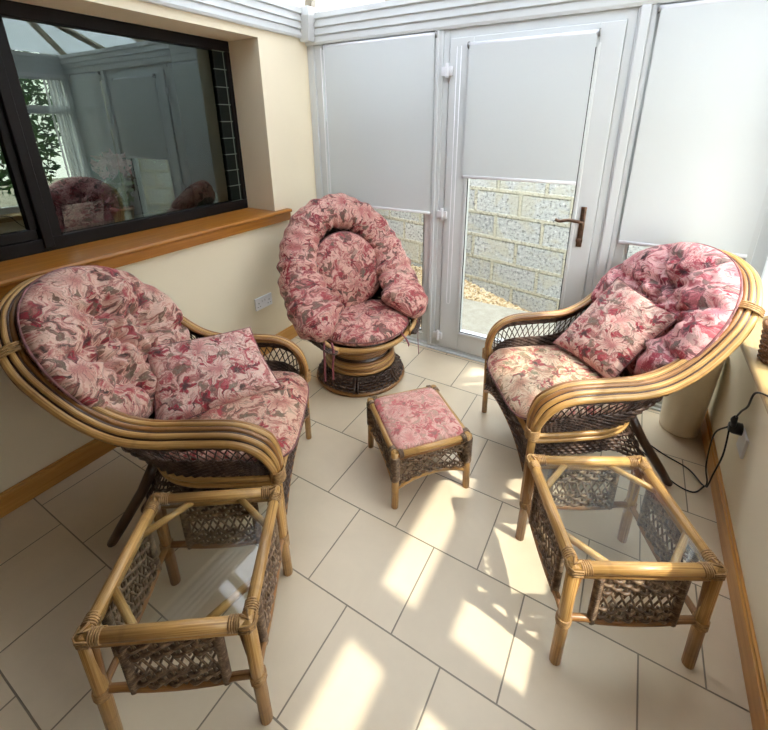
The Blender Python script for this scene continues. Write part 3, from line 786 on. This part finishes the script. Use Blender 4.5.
def armchair(label, loc, rz):
    c = thing('wicker_armchair', label, 'armchair', loc, rz, 'wicker armchairs with hooped cane backs')
    n = len(GUIDE)
    # bent rods of the arm and back band, dark canes between the pale ones doubling as shaded gaps
    for inn, up, r, mat in ((0, -.008, .0150, 'pole'), (.010, .0165, .0100, 'pole'), (.027, .0275, .0090, 'polemid'), (.045, .0315, .0095, 'pole'), (.062, .0285, .0085, 'polemid'), (.0065, .004, .0085, 'poledark'), (.018, .0195, .0080, 'poledark'), (.035, .0255, .0080, 'poledark'), (.053, .0255, .0075, 'poledark')):
        b = MB(); b.tube([guide_off(i, inn, up) for i in range(n)], r, 9); b.build('hoop_rod', M[mat], c)
    # ties across the band: wide cane lashings
    for i in (59, 101):
        b = MB()
        for dz in (-3, -1, 1, 3):
            A = [guide_off(i, a-.006, u_) for a, u_ in ((-.016, -.016), (-.012, .010), (.006, .030), (.024, .040), (.046, .044), (.068, .040), (.076, .026))]
            off = (GUIDE[i+1]-GUIDE[i-1]).normalized()*(.0042*dz)
            b.tube([p+off for p in A], .0046, 5)
        b.build('lashing', M['bind'], c)
    # front posts
    for s in (1, -1):
        b = MB(); b.tube([(0, s*.287, 0), (0, s*.292, .2), (.002, s*.299, .37)], [.0145, .0155, .0155], 10); b.build('leg', M['pole'], c)
        b = MB(); b.tube([(-.672, s*.262, 0), (-.62, s*.255, .08), (-.53, s*.225, .22), (-.475, s*.19, .335)], [.017, .019, .019, .019], 10); b.build('leg', M['poledark'], c)
        b = MB(); coil(b, [(.004, s*.297, .335), (.004, s*.300, .385)], .026, .0035, 8); b.build('binding', M['bind'], c)
    # rails round the base
    for z, r in ((.343, .011), (.318, .010)):
        b = MB(); b.tube(resample(spline(U(0, z, -.014), 8), 90), r, 8); b.build('base_rail', M['pole'], c)
    b = MB(); b.tube([(.006, -.285, .330), (.006, .285, .330)], .011, 8); b.build('seat_rail', M['pole'], c)
    # woven shell
    b = MB()
    def rw(u, v, k=14, f=.50):
        H = (at(GUIDE, u)-at(UB, u)).length
        return min(.016, max(.0035, H*f/k*.62))
    weave(b, SH, 92, 14, lambda u, v: rw(u, v), .0045, 3, v0=0, v1=.50)
    weave(b, SH, 92, 5, lambda u, v: rw(u, v, 5, .18), .004, 3, v0=.80, v1=.98)
    stakes(b, SH, 92, .003, 0, .5); stakes(b, SH, 92, .003, .8, .98)
    b.build('woven_shell', M['wicker'], c)
    b = MB()
    diamonds(b, SH, .03, .97, .50, .80, 74, .0150, .0027)
    b.build('lattice_band', M['wicker'], c)
    b = MB()     # close-woven back between the lattice strands
    weave(b, lambda u, v: SH(.30+.40*u, v), 40, 10, lambda u, v: .016, .004, 3, v0=.50, v1=.80)
    b.build('back_weave', M['wicker'], c)
    # skirt under the rails (sides and back) and front apron with arched foot
    def SK(u, v):
        a = at(UB, u); g_ = math.exp(-((min(u, 1-u)-.335)/.05)**2); p = a+Vector((0, 0, -.02-(.085+.10*g_)*v)); k_ = .15*g_*v; p += Vector((-k_*.62, 0, 0)); p.y *= 1+.25*g_*v
        d = at(UB, min(1, u+.01))-at(UB, max(0, u-.01)); return p, d.cross(Vector((0, 0, -1))).normalized()
    b = MB(); weave(b, SK, 92, 6, .0065, .004, 3); stakes(b, SK, 92, .003); b.build('side_skirt', M['wicker'], c)
    def AP(u, v):
        y = -.278+.556*u; q = (2*u-1)
        zb = .225-.085*abs(q)**2.6; return Vector((.006, y, .322+(zb-.322)*v)), Vector((1, 0, 0))
    b = MB(); weave(b, AP, 34, 4, .006, .004, 4, v0=0, v1=.38); weave(b, AP, 34, 3, .006, .004, 4, v0=.72, v1=.97); stakes(b, AP, 34, .003)
    diamonds(b, AP, 0, 1, .36, .74, 26, .045, .0028)
    b.build('front_apron', M['wicker'], c)
    b = MB(); b.tube([AP(i/24, 1)[0] for i in range(25)], .008, 8); b.build('apron_rod', M['polemid'], c)
    # seat deck
    b = MB()
    pl = U(0, .333, .012); pl = [Vector(p) for p in resample(spline(pl, 6), 40)]
    b.add([p for p in pl]+[p-Vector((0, 0, .012)) for p in pl], [tuple(range(40)), tuple(range(79, 39, -1))]+[(i, 40+i, 40+(i+1) % 40, (i+1) % 40) for i in range(40)])
    b.build('seat_deck', M['wicker'], c, smooth=False)
    return c

class Fr:
    def __init__(s, o, deg):
        a = R(deg); s.o = Vector((o[0], o[1], 0)); s.x = Vector((math.cos(a), math.sin(a), 0)); s.y = Vector((-math.sin(a), math.cos(a), 0)); s.a = a
    def w(s, p): return s.o+s.x*p[0]+s.y*p[1]+Vector((0, 0, p[2]))
LF = Fr((.956, -1.394), 31.8)
RF = Fr((1.517+.29*math.sin(R(34.5)), -.504-.29*math.cos(R(34.5))), 214.5)

armL = armchair('wicker armchair on the left, its cane hoop close against the dark window', LF.o, LF.a)
armR = dup(armL, RF.o, RF.a, 'wicker armchair on the right between the door and the sill with the basket')

def seat_cushion(fr, mat, label, seed):
    e = thing('seat_cushion', label, 'cushion', fr.w((-.238, 0, .396)), fr.a, 'floral seat cushions')
    ol = []
    for x, y in outline_se(.284, .276, 5, 96):
        if x < -.08: y *= 1-.5*((-.08-x)/.195)**2.2
        ol.append((x, y))
    cushion('cover', mat, ol, .042, e, lambda a, b, h: Vector((a, b, h+(-.030 if a > .2 else 0)*((a-.2)/.08 if a > .2 else 0))), edge=.42, wrinkle=.006, seed=seed, crown=.35)
    return e
seat_cushion(LF, M['fabB'], 'pink floral seat cushion of the armchair on the left', 1)
seat_cushion(RF, M['fabG'], 'green and pink floral seat cushion of the armchair on the right', 2)

def back_cushion(fr, mat, label, seed):
    e = thing('back_cushion', label, 'cushion', fr.w((-.645, 0, .715)), fr.a, 'tufted floral back cushions')
    d = Vector((-.47, 0, .88)).normalized(); nrm = Vector((.88, 0, .47)).normalized()
    ol = []
    for i in range(120):
        q = 2*PI*i/120; a, b_ = math.cos(q), math.sin(q)
        if a < 0:
            x = .29*math.copysign(abs(a)**.72, a); y = .338*math.copysign(abs(b_)**.9, b_)*(1-.10*(-a))
        else: x = .345*a; y = .338*math.copysign(abs(b_)**.92, b_)
        ol.append((x, y))
    def place(a, b_, h):
        cup = .085*(b_/.33)**2*(.6+.4*max(-1, min(1, -a/.3)))
        return d*a+Vector((0, b_, 0))+nrm*(h+cup-.015*(a/.3)**2)
    dm = [(.13, .0, .100, .046), (.0, .14, .100, .046), (.0, -.14, .100, .046), (.02, .0, .085, .04), (-.13, .06, .09, .046), (-.13, -.09, .09, .046)]
    ob = cushion('cover', mat, ol, .100, e, place, edge=.46, dimples=dm, grooves=[(k_*PI/4+.35, .10, .036) for k_ in range(8)], wrinkle=.018, seed=seed, nr=30, pleat=.004, tb=.75, pr=.0045)
    for da, db, dep, w in dm[:6]:
        b = MB(); p = place(da, db, .100-dep*1.12+.006); b.lathe([(.001, .004), (.008, .003), (.011, 0), (.008, -.003)], 12, p); b.build('tuft_button', mat, ob)
    return e
back_cushion(LF, M['fabA'], 'round tufted back cushion inside the cane hoop of the left armchair', 3)
back_cushion(RF, M['fabD'], 'round tufted pinker back cushion of the armchair by the basket', 5)

# scatter cushions
def P4(fr, *c): return [fr.w(p) for p in c]
pillow4('scatter_cushion', M['fabC'], P4(LF, (-.462, -.150, .445), (-.070, .088, .452), (-.235, .285, .625), (-.575, .075, .655)), .055,
        'square pink floral scatter cushion leaning in the left armchair', 'square floral scatter cushions', 2)
pillow4('scatter_cushion', M['fabC'], P4(RF, (-.31, -.20, .470), (-.405, .125, .460), (-.615, .145, .760), (-.585, -.215, .790)), .055,
        'square pink floral scatter cushion tilted like a diamond in the right armchair', 'square floral scatter cushions', 6)

# ------------------------------------------------------------------ glass topped tables
def side_table(label, loc, rz):
    tb = thing('glass_side_table', label, 'table', loc, rz, 'cane side tables with glass tops')
    H = .19; rz_ = .384
    cs = [(H, H), (-H, H), (-H, -H), (H, -H)]
    for i in range(4):
        (x0, y0), (x1, y1) = cs[i], cs[(i+1) % 4]
        dx, dy = (x1-x0)/(2*H), (y1-y0)/(2*H)
        e = .012 if i % 2 else .012
        b = MB(); b.tube([(x0-dx*e, y0-dy*e, rz_), (x1+dx*e, y1+dy*e, rz_)], .0165, 12); b.build('top_rail', M['pole'], tb)
        b = MB(); b.tube([(x0, y0, .356), (x1, y1, .356)], .0085, 8); b.build('lower_top_rail', M['pole'], tb)
        # lower stretcher, slightly wavy
        P = spline([(x0+dx*2*H*t_, y0+dy*2*H*t_, .178+w) for t_, w in ((0, .006), (.15, .004), (.25, -.006), (.5, -.012), (.75, -.006), (.85, .004), (1, .006))], 6)
        b = MB(); b.tube(P, .0105, 8); b.build('stretcher', M['polemid'], tb)
        # woven panel between two wrapped posts
        nx, ny = dy, -dx
        def PS(u, v): return Vector((x0+dx*2*H*(.20+.60*u), y0+dy*2*H*(.20+.60*u), .350-.180*v)), Vector((nx, ny, 0))
        b = MB(); weave(b, PS, 9, 4, .0056, .0062, 6, v0=.02, v1=.36); weave(b, PS, 9, 4, .0056, .0062, 6, v0=.64, v1=.98, phase=1)
        stakes(b, PS, 9, .0046, .0, .36); stakes(b, PS, 9, .0046, .64, 1.0); diamonds(b, PS, 0, 1, .35, .65, 9, .11, .0036)
        b.build('woven_panel', M['wickerlight'], tb)
        for u in (0, 1):
            b = MB(); p, q = PS(u, -.02)[0], PS(u, 1.0)[0]; b.tube([p, q], .009, 8); coil(b, [p, q], .0098, .0030, 26)
            b.build('panel_post', M['wickerlight'], tb)
    for x, y in cs:
        k = 1.0
        b = MB(); b.tube([(x*1.03, y*1.03, 0), (x*1.01, y*1.01, .2), (x, y, .375)], [.0165, .0175, .0175], 12); b.build('leg', M['pole'] if y < 0 or x > 0 else M['polemid'], tb)
        b = MB(); b.tube([(x*.90, y*1.0, .36), (x*.97, y*.99, .20)], .008, 8); b.build('leg_strut', M['polemid'], tb)
        b = MB(); b.tube([(x*1.0, y*.90, .36), (x*.99, y*.97, .20)], .008, 8); b.build('leg_strut', M['polemid'], tb)
        sx, sy = math.copysign(1, x), math.copysign(1, y)
        b = MB(); b.tube([(x-sx*.115, y-sy*.006, .372), (x-sx*.006, y-sy*.115, .372)], .0105, 8); b.build('corner_brace', M['pole'], tb)
        b = MB()
        coil(b, [(x-sx*.016, y, rz_), (x-sx*.046, y, rz_)], .0172, .0026, 5); coil(b, [(x, y-sy*.016, rz_), (x, y-sy*.046, rz_)], .0172, .0026, 5)
        for a in range(3):
            z = rz_-.011+a*.0095
            b.tube([(x-sx*.020, y+sy*.0172, z), (x+sx*.006, y+sy*.0178, z+.002), (x+sx*.0172, y+sy*.007, z+.002), (x+sx*.0172, y-sy*.020, z)], .0026, 5)
        b.tube([(x-sx*.02, y-sy*.006, rz_+.017), (x+sx*.004, y+sy*.004, rz_+.020), (x-sx*.006, y-sy*.02, rz_+.017)], .0036, 5)
        b.build('corner_binding', M['bind'], tb)
        b = MB(); coil(b, [(x*1.012, y*1.012, .165), (x*1.01, y*1.01, .192)], .0190, .0032, 5); b.build('leg_binding', M['bind'], tb)
    b = MB(); b.box((-H+.012, -H+.012, .3835), (H-.012, H-.012, .3890)); b.build('glass_top', M['glasstable'], tb, smooth=False)
    return tb
T1 = side_table('glass topped cane side table in front of the left armchair', (1.138, -1.985, 0), R(34.6))
T2 = dup(T1, (2.140, -1.243, 0), R(28.7), 'glass topped cane side table beside the right skirting and black cable')

# ------------------------------------------------------------------ footstool
fs_ = thing('footstool', 'small square cane footstool with a faded pink floral top', 'stool', (1.360, -1.040, 0), R(48.4))
HX, HY = .163, .180
cs = [(HX, HY), (-HX, HY), (-HX, -HY), (HX, -HY)]
for i in range(4):
    A, B_ = Vector((*cs[i], 0)), Vector((*cs[(i+1) % 4], 0)); L_ = B_-A; nrm = Vector((L_.y, -L_.x, 0)).normalized()
    b = MB(); b.tube([A+L_*.0+Vector((0, 0, .268)), B_+Vector((0, 0, .268))], .0135, 10); b.build('top_rail', M['pole'], fs_)
    b = MB(); b.tube([A+Vector((0, 0, .247)), B_+Vector((0, 0, .247))], .008, 8); b.build('lower_rail', M['polemid'], fs_)
    def ST(u, v):
        q = 2*u-1; zb = .135-.035*abs(q)**2.2
        return A+L_*(.03+.94*u)+Vector((0, 0, .24+(zb-.24)*v)), nrm
    b = MB(); weave(b, ST, 13, 3, .0048, .005, 6, v0=0, v1=.32); weave(b, ST, 13, 3, .0048, .005, 6, v0=.68, v1=1); stakes(b, ST, 13, .0036, 0, .33); stakes(b, ST, 13, .0036, .67, 1)
    diamonds(b, ST, 0, 1, .32, .68, 8, .12, .0032); b.build('woven_panel', M['wickerlight'], fs_)
    b = MB(); b.tube([ST(k/20, 1.03)[0] for k in range(21)], .0085, 8); b.build('arched_rod', M['pole'], fs_)
for x, y in cs:
    b = MB(); b.tube([(x*1.02, y*1.02, 0), (x, y, .14), (x, y, .278)], [.015, .016, .016], 10); b.build('leg', M['pole'], fs_)
    b = MB(); coil(b, [(x, y, .14), (x, y, .262)], .0175, .0033, 16); b.build('leg_binding', M['wickerlight'], fs_)
    b = MB(); sx, sy = math.copysign(1, x), math.copysign(1, y)
    coil(b, [(x-sx*.014, y, .268), (x-sx*.034, y, .268)], .0165, .0032, 4); coil(b, [(x, y-sy*.014, .268), (x, y-sy*.034, .268)], .0165, .0032, 4)
    b.build('corner_binding', M['wickerlight'], fs_)
cushion('padded_top', M['fabF'], outline_se(HX-.004, HY-.004, 9, 96), .026, fs_, lambda a, b, h: Vector((a, b, .276+h)), edge=.35, wrinkle=.003, seed=9, crown=.25, piping=True, pr=.0035, tb=.4)

# ------------------------------------------------------------------ swivel chair
sw = thing('swivel_chair', 'round swivel cane tub chair with padded hood in the corner by the glass door', 'armchair', (.70, -.515, 0), R(-32))
b = MB(); b.lathe([(.255, 0), (.278, .004), (.283, .014), (.278, .024), (.262, .028)], 56); b.build('foot_ring', M['polemid'], sw)
def SB(u, v):
    q = 2*PI*u; r = .272-.050*v-.012*math.sin(PI*v); return Vector((r*math.cos(q), r*math.sin(q), .026+.078*v)), Vector((math.cos(q), math.sin(q), .4)).normalized()
b = MB(); weave(b, SB, 64, 6, .0068, .005, 4, closed=True); stakes(b, SB, 64, .0032); b.build('woven_base', M['wicker'], sw)
for i in range(6):
    b = MB(); q0 = (i+.5)/6
    for d in (-.006, .006): b.tube([SB(q0+d, v/5)[0]+SB(q0+d, v/5)[1]*.008 for v in range(6)], .0075, 6)
    b.build('base_stay', M['poledark'], sw)
def ring(z, r, w, mat, name): 
    b = MB(); b.tube(arc((0, 0, z), r, 0, 2*PI*(1-1/64), 64), w, 10, closed=True); return b.build(name, M[mat], sw)
for i, (z, r) in enumerate(((.116, .208), (.136, .207), (.156, .206), (.174, .203))): ring(z, r, .0115, 'pole' if i % 2 == 0 else 'polemid', 'lower_coil')
b = MB(); b.lathe([(.02, .06), (.175, .06), (.178, .19), (.10, .20), (.10, .32), (.02, .32)], 32); b.build('swivel_core', M['poledark'], sw)
for z, r in ((.205, .178), (.224, .184), (.244, .186), (.264, .184)): ring(z, r, .0115, 'polemid', 'upper_coil')
b = MB(); b.lathe([(.05, .285), (.27, .300), (.285, .312), (.05, .312)], 48); b.build('seat_deck', M['poledark'], sw)
ring(.330, .305, .0145, 'pole', 'seat_rim'); ring(.308, .290, .011, 'polemid', 'seat_rim')
RH = [(.155, .315, .425), (.03, .365, .49), (-.10, .368, .59), (-.22, .345, .71), (-.32, .275, .84), (-.39, .16, .94), (-.415, 0, .975)]
rimfull = RH+[(x, -y, z) for x, y, z in RH[-2::-1]]
RIM = resample(spline([(.225, .225, .335), (.20, .275, .365)]+rimfull+[(.20, -.275, .365), (.225, -.225, .335)], 10), 121)
for dz, r, mat in ((0, .013, 'pole'), (-.020, .010, 'polemid')):
    b = MB(); b.tube([p+Vector((0, 0, dz)) for p in RIM], r, 8); b.build('hood_rim', M[mat], sw)
SEATC = [Vector((.284*math.cos(a), .284*math.sin(a), .318)) for a in [R(46+(360-92)*i/120) for i in range(121)]]
def SS(u, v):
    a = at(SEATC, u); g = at(RIM, u); bl = Vector((0, 0, 0)); p = a.lerp(g, v)
    out = Vector((p.x, p.y, 0)); out = out.normalized() if out.length > 1e-6 else Vector((1, 0, 0))
    p = p+out*(.055*math.sin(PI*v))
    return p, out
b = MB(); weave(b, SS, 70, 13, lambda u, v: max(.005, .6*(at(RIM, u)-at(SEATC, u)).length/13), .004, 3); stakes(b, SS, 70, .0032)
b.build('woven_shell', M['wicker'], sw)

# hood cushion: one horseshoe roll, gathered, with oval back pad and seat pad
hc = thing('hood_cushion', 'gathered horseshoe floral hood cushion with oval back pad on the swivel chair', 'cushion', (.70, -.515, .36), R(-32))
RC = [(.205, .262, .420), (.150, .292, .445), (.09, .312, .475), (.02, .322, .515), (-.10, .325, .605), (-.20, .300, .725), (-.285, .240, .855), (-.340, .135, .950), (-.358, 0, .985)]
RL = resample(spline(RC+[(x, -y, z) for x, y, z in RC[-2::-1]], 10), 241)
cc_ = Vector((-.16, 0, .70))
b = MB(); vs = []; uvs = []; K = 22; n = len(RL); Lh = 0
for i in range(n):
    if i: Lh += (RL[i]-RL[i-1]).length
    T_ = (RL[min(i+1, n-1)]-RL[max(i-1, 0)]).normalized()
    inn = cc_-RL[i]; inn = (inn-T_*inn.dot(T_)).normalized(); up_ = T_.cross(inn)
    t_ = i/(n-1); e = min(t_, 1-t_)
    k = min(1, (e/.055))**.5 if e < .055 else 1
    k = max(.03, k)
    g = 1+.05*math.sin(Lh*48+1.2*math.sin(Lh*17))+.035*math.sin(Lh*93+2)
    lump = 1+.10*noise.noise(Vector((Lh*5, 3.1, 0)))
    for j in range(K):
        q = 2*PI*j/K
        ra = .112*k*lump*(1+(g-1)*(.45+.55*abs(math.cos(q)))); rb = .080*k*lump*(1+(g-1)*(.4+.6*abs(math.cos(q))))
        w = .006*noise.noise(Vector((Lh*22, math.cos(q)*2.2, math.sin(q)*2.2)))
        arm_ = max(0, min(1, (.74-RL[i].z)/.25)); p = RL[i]+inn*((math.cos(q) if math.cos(q) < 0 else math.cos(q)*(1.0+.62*arm_))*(ra+w))+up_*(math.sin(q)*(rb+w))
        vs.append(p-Vector((0, 0, .36))); uvs.append((Lh, j/K*.58 if j <= K/2 else (K-j)/K*.58))
fs = [(i*K+j, i*K+(j+1) % K, (i+1)*K+(j+1) % K, (i+1)*K+j) for i in range(n-1) for j in range(K)]
fs += [tuple(range(K-1, -1, -1)), tuple((n-1)*K+j for j in range(K))]
b.add(vs, fs, uvs); b.build('roll', M['fabE'], hc)
d_ = Vector((-.30, 0, .954)).normalized(); n_ = Vector((.954, 0, .30)).normalized(); o_ = Vector((-.185, 0, .640-.36))
ol = [(.240*math.cos(2*PI*i/80), .240*math.sin(2*PI*i/80)*(1-.10*math.cos(2*PI*i/80))) for i in range(80)]
cushion('back_pad', M['fabE'], ol, .075, hc, lambda a, b_, h: o_+d_*a+Vector((0, b_, 0))+n_*(h+.25*b_*b_), edge=.5, wrinkle=.006, seed=13, pr=.006, dimples=[(-.16, .0, .02, .04)])
ol = [(.262*math.cos(2*PI*i/80)+.01*math.cos(4*PI*i/80), .290*math.sin(2*PI*i/80)) for i in range(80)]
cushion('seat_pad', M['fabE'], ol, .060, hc, lambda a, b_, h: Vector((.045+a, b_, .382-.36+h+.10*max(0, -a)**1.2)), edge=.45, wrinkle=.012, seed=17, pr=.004, pleat=.003, dimples=[(-.08, .05, .02, .08), (-.12, -.08, .018, .06)])
def tie(pts):
    b = MB(); b.tube([Vector(p)-Vector((0, 0, .36)) for p in spline(pts, 5)], .007, 6, flat=.22); b.build('tie', M['tie'], hc)
tie([(.185, -.29, .40), (.215, -.305, .36), (.218, -.308, .26), (.222, -.312, .16)])
tie([(.20, -.255, .38), (.245, -.262, .34), (.240, -.270, .25), (.246, -.272, .17)])
tie([(.19, .285, .40), (.205, .30, .36), (.200, .305, .25), (.205, .31, .15)])
tie([(.27, .14, .38), (.315, .16, .335), (.318, .17, .30)])

# ------------------------------------------------------------------ small things
sk = thing('wall_socket', 'white double wall socket low on the cream wall under the dark window', 'socket', (0, -.632, .387), 0)
b = MB(); b.box((0, -.073, -.043), (.010, .073, .043)); b.build('face_plate', M['white_plastic'], sk, smooth=False, bevel=.003)
for y in (-.045, .045):
    b = MB()
    for dy, dz, w, h in ((0, .012, .0035, .008), (-.011, -.012, .006, .003), (.011, -.012, .006, .003)): b.box((.0095, y+dy-w/2*1.3, dz-.008-h/2), (.0106, y+dy+w/2*1.3, dz-.008+h/2))
    b.build('pin_holes', M['rubber'], sk, smooth=False)
for y in (-.012, .012):
    b = MB(); b.box((.010, y-.006, .006), (.0135, y+.006, .022)); b.build('switch', M['white_plastic'], sk, smooth=False, bevel=.001)

s2 = thing('wall_socket', 'white wall socket low on the right wall behind the black plug', 'socket', (W, -.655, .36), 0)
b = MB(); b.box((-.010, -.043, -.043), (0, .043, .043)); b.build('face_plate', M['white_plastic'], s2, smooth=False, bevel=.003)
b = MB(); b.box((-.013, .018, .016), (-.010, .030, .030)); b.build('switch', M['white_plastic'], s2, smooth=False)
pg = thing('plug', 'black plug adaptor pushed into the right wall socket', 'plug', (W-.010, -.622, .395), 0)
b = MB(); b.tube([(0, 0, 0), (-.028, 0, 0), (-.040, 0, 0)], [.024, .024, .018], 14); b.build('adaptor', M['black'], pg)
b = MB(); b.tube([(-.03, -.01, .012), (-.040, -.035, .055), (-.040, -.045, .075)], [.009, .011, .007], 10); b.build('connector', M['black'], pg)
def cable(name, label, pts, r=.0032):
    b = MB(); P = spline(pts, 10); o = Vector(pts[0]); b.tube([p-o for p in P], r, 7); ob = b.build(name, M['black']); ob.location = o
    return tag(ob, label, 'cable')
cable('power_cable', 'black cable curling from the right socket under the right armchair', [(W-.050, -.640, .388), (W-.055, -.68, .30), (W-.060, -.66, .18), (W-.05, -.60, .07), (2.515, -.535, .012), (2.470, -.585, .0035), (2.39, -.555, .0035), (2.28, -.42, .0035), (2.15, -.36, .0035)])
cable('power_cable', 'black cable running up from the plug over the sill edge', [(W-.050, -.668, .470), (W-.055, -.72, .53), (W-.065, -.80, .60), (2.485, -.86, .69), (2.52, -.90, .7045), (2.58, -.95, .7045)])
cable('power_cable', 'black cable making a loose loop to the floor before the right skirting', [(W-.050, -.612, .385), (W-.07, -.56, .30), (W-.07, -.58, .16), (W-.055, -.60, .09), (2.505, -.55, .03), (2.465, -.44, .0035), (2.37, -.39, .0035), (2.25, -.31, .0035), (2.12, -.26, .0035)])
pt = MB(); pt.lathe([(.0, 0), (.078, 0), (.086, .006), (.088, .03), (.098, .30), (.104, .46), (.108, .47), (.104, .475), (.094, .47), (.085, .36), (.0, .36)], 48, cap=False)
po = pt.build('floor_pot', M['pot']); po.location = (2.442, -.130, 0); tag(po, 'tall plain cream pot standing in the corner behind the right armchair', 'pot')
bk = thing('wicker_basket', 'round brown wicker basket standing on the right window sill', 'basket', (2.600, -.62, RS))
def BS(u, v):
    q = 2*PI*u; r = .068+.012*v; return Vector((r*math.cos(q), r*math.sin(q), .006+.125*v)), Vector((math.cos(q), math.sin(q), 0))
b = MB(); weave(b, BS, 25, 13, .0058, .003, 4, closed=True); stakes(b, BS, 25, .003); b.lathe([(.01, .001), (.066, .001), (.066, .008), (.01, .008)], 24); b.build('body', M['basket'], bk)
b = MB(); b.tube(arc((0, 0, .136), .082, 0, 2*PI*(1-1/40), 40), .008, 8, closed=True); b.build('rim', M['basket'], bk)
ih = thing('console_table', 'dim table inside the house that carries the pink pot plant', 'table', (-.70, -1.2, 0))
b = MB(); b.box((-.18, -.6, .90), (.18, .6, .93)); b.build('table_top', M['poledark'], ih, smooth=False)
for x in (-.15, .15):
    for y in (-.56, .56):
        b = MB(); b.box((x-.02, y-.02, 0), (x+.02, y+.02, .90)); b.build('leg', M['poledark'], ih, smooth=False)
# pink flowering plant on the right sill (shows in the dark window)
pp = thing('potted_plant', 'pink flowering pot plant behind the glass of the dark window', 'plant', (-.62, -1.08, .93))
b = MB(); b.lathe([(.045, 0), (.062, .10), (.066, .10), (.066, .115), (.056, .115), (.05, .09), (.01, .09)], 24); b.build('pot', M['terracotta'], pp)
b = MB(); leafball(b, (0, 0, .21), .085, .09, 150, .035); b.build('foliage', M['leaf'], pp, smooth=False)
b = MB(); leafball(b, (0, 0, .36), .10, .07, 220, .025); b.build('blossom', M['flower'], pp, smooth=False)
b = MB()
for i in range(6):
    q = i*1.05; b.tube([(0, 0, .1), (.03*math.cos(q), .03*math.sin(q), .22), (.06*math.cos(q), .06*math.sin(q), .36)], .003, 5)
b.build('stem', M['leaf'], pp)

# ------------------------------------------------------------------ camera
yaw, pitch, roll = -.528302, .342673, -.0067649
fwd = Vector((math.sin(yaw)*math.cos(pitch), math.cos(yaw)*math.cos(pitch), -math.sin(pitch)))
rt = Vector((math.cos(yaw), -math.sin(yaw), 0)); upv = rt.cross(fwd)
r2 = rt*math.cos(roll)+upv*math.sin(roll); u2 = upv*math.cos(roll)-rt*math.sin(roll)
cam = bpy.data.cameras.new('camera'); co = bpy.data.objects.new('camera', cam); COL.objects.link(co)
co.matrix_world = Matrix(((r2.x, u2.x, -fwd.x, 2.037), (r2.y, u2.y, -fwd.y, -2.434), (r2.z, u2.z, -fwd.z, 1.52), (0, 0, 0, 1)))
cam.sensor_fit = 'HORIZONTAL'; cam.sensor_width = 36; cam.lens = 36*417.565/768
cam.shift_x = -(389.15-384)/768; cam.shift_y = -(365-271.11)/768
cam.clip_start = .02
SC.camera = co
# ------------------------------------------------------------------ light
sun = bpy.data.lights.new('sun', 'SUN'); so = bpy.data.objects.new('sun', sun); COL.objects.link(so)
el, az = R(54), R(-7)
sd = Vector((math.cos(az)*math.cos(el), math.sin(az)*math.cos(el), math.sin(el)))
so.rotation_euler = sd.to_track_quat('Z', 'Y').to_euler(); so.location = (6, -1, 8)
sun.energy = 3.8; sun.angle = R(1.2); sun.color = (1, .94, .84)
wd = bpy.data.worlds.new('sky'); SC.world = wd; wd.use_nodes = True
nt = wd.node_tree; bg = nt.nodes['Background']
tc = nt.nodes.new('ShaderNodeTexCoord'); sp = nt.nodes.new('ShaderNodeSeparateXYZ'); cr = nt.nodes.new('ShaderNodeValToRGB')
nt.links.new(tc.outputs['Generated'], sp.inputs[0]); nt.links.new(sp.outputs[2], cr.inputs[0])
cr.color_ramp.elements[0].position = 0; cr.color_ramp.elements[0].color = (1, .955, .88, 1)
cr.color_ramp.elements[1].position = .8; cr.color_ramp.elements[1].color = (.90, .94, 1, 1)
nt.links.new(cr.outputs[0], bg.inputs[0]); bg.inputs[1].default_value = 5.4
SC.view_settings.view_transform = 'Standard'; SC.view_settings.look = 'None'; SC.view_settings.gamma = 1
SC.view_settings.use_curve_mapping = False
SC.view_settings.exposure = .68
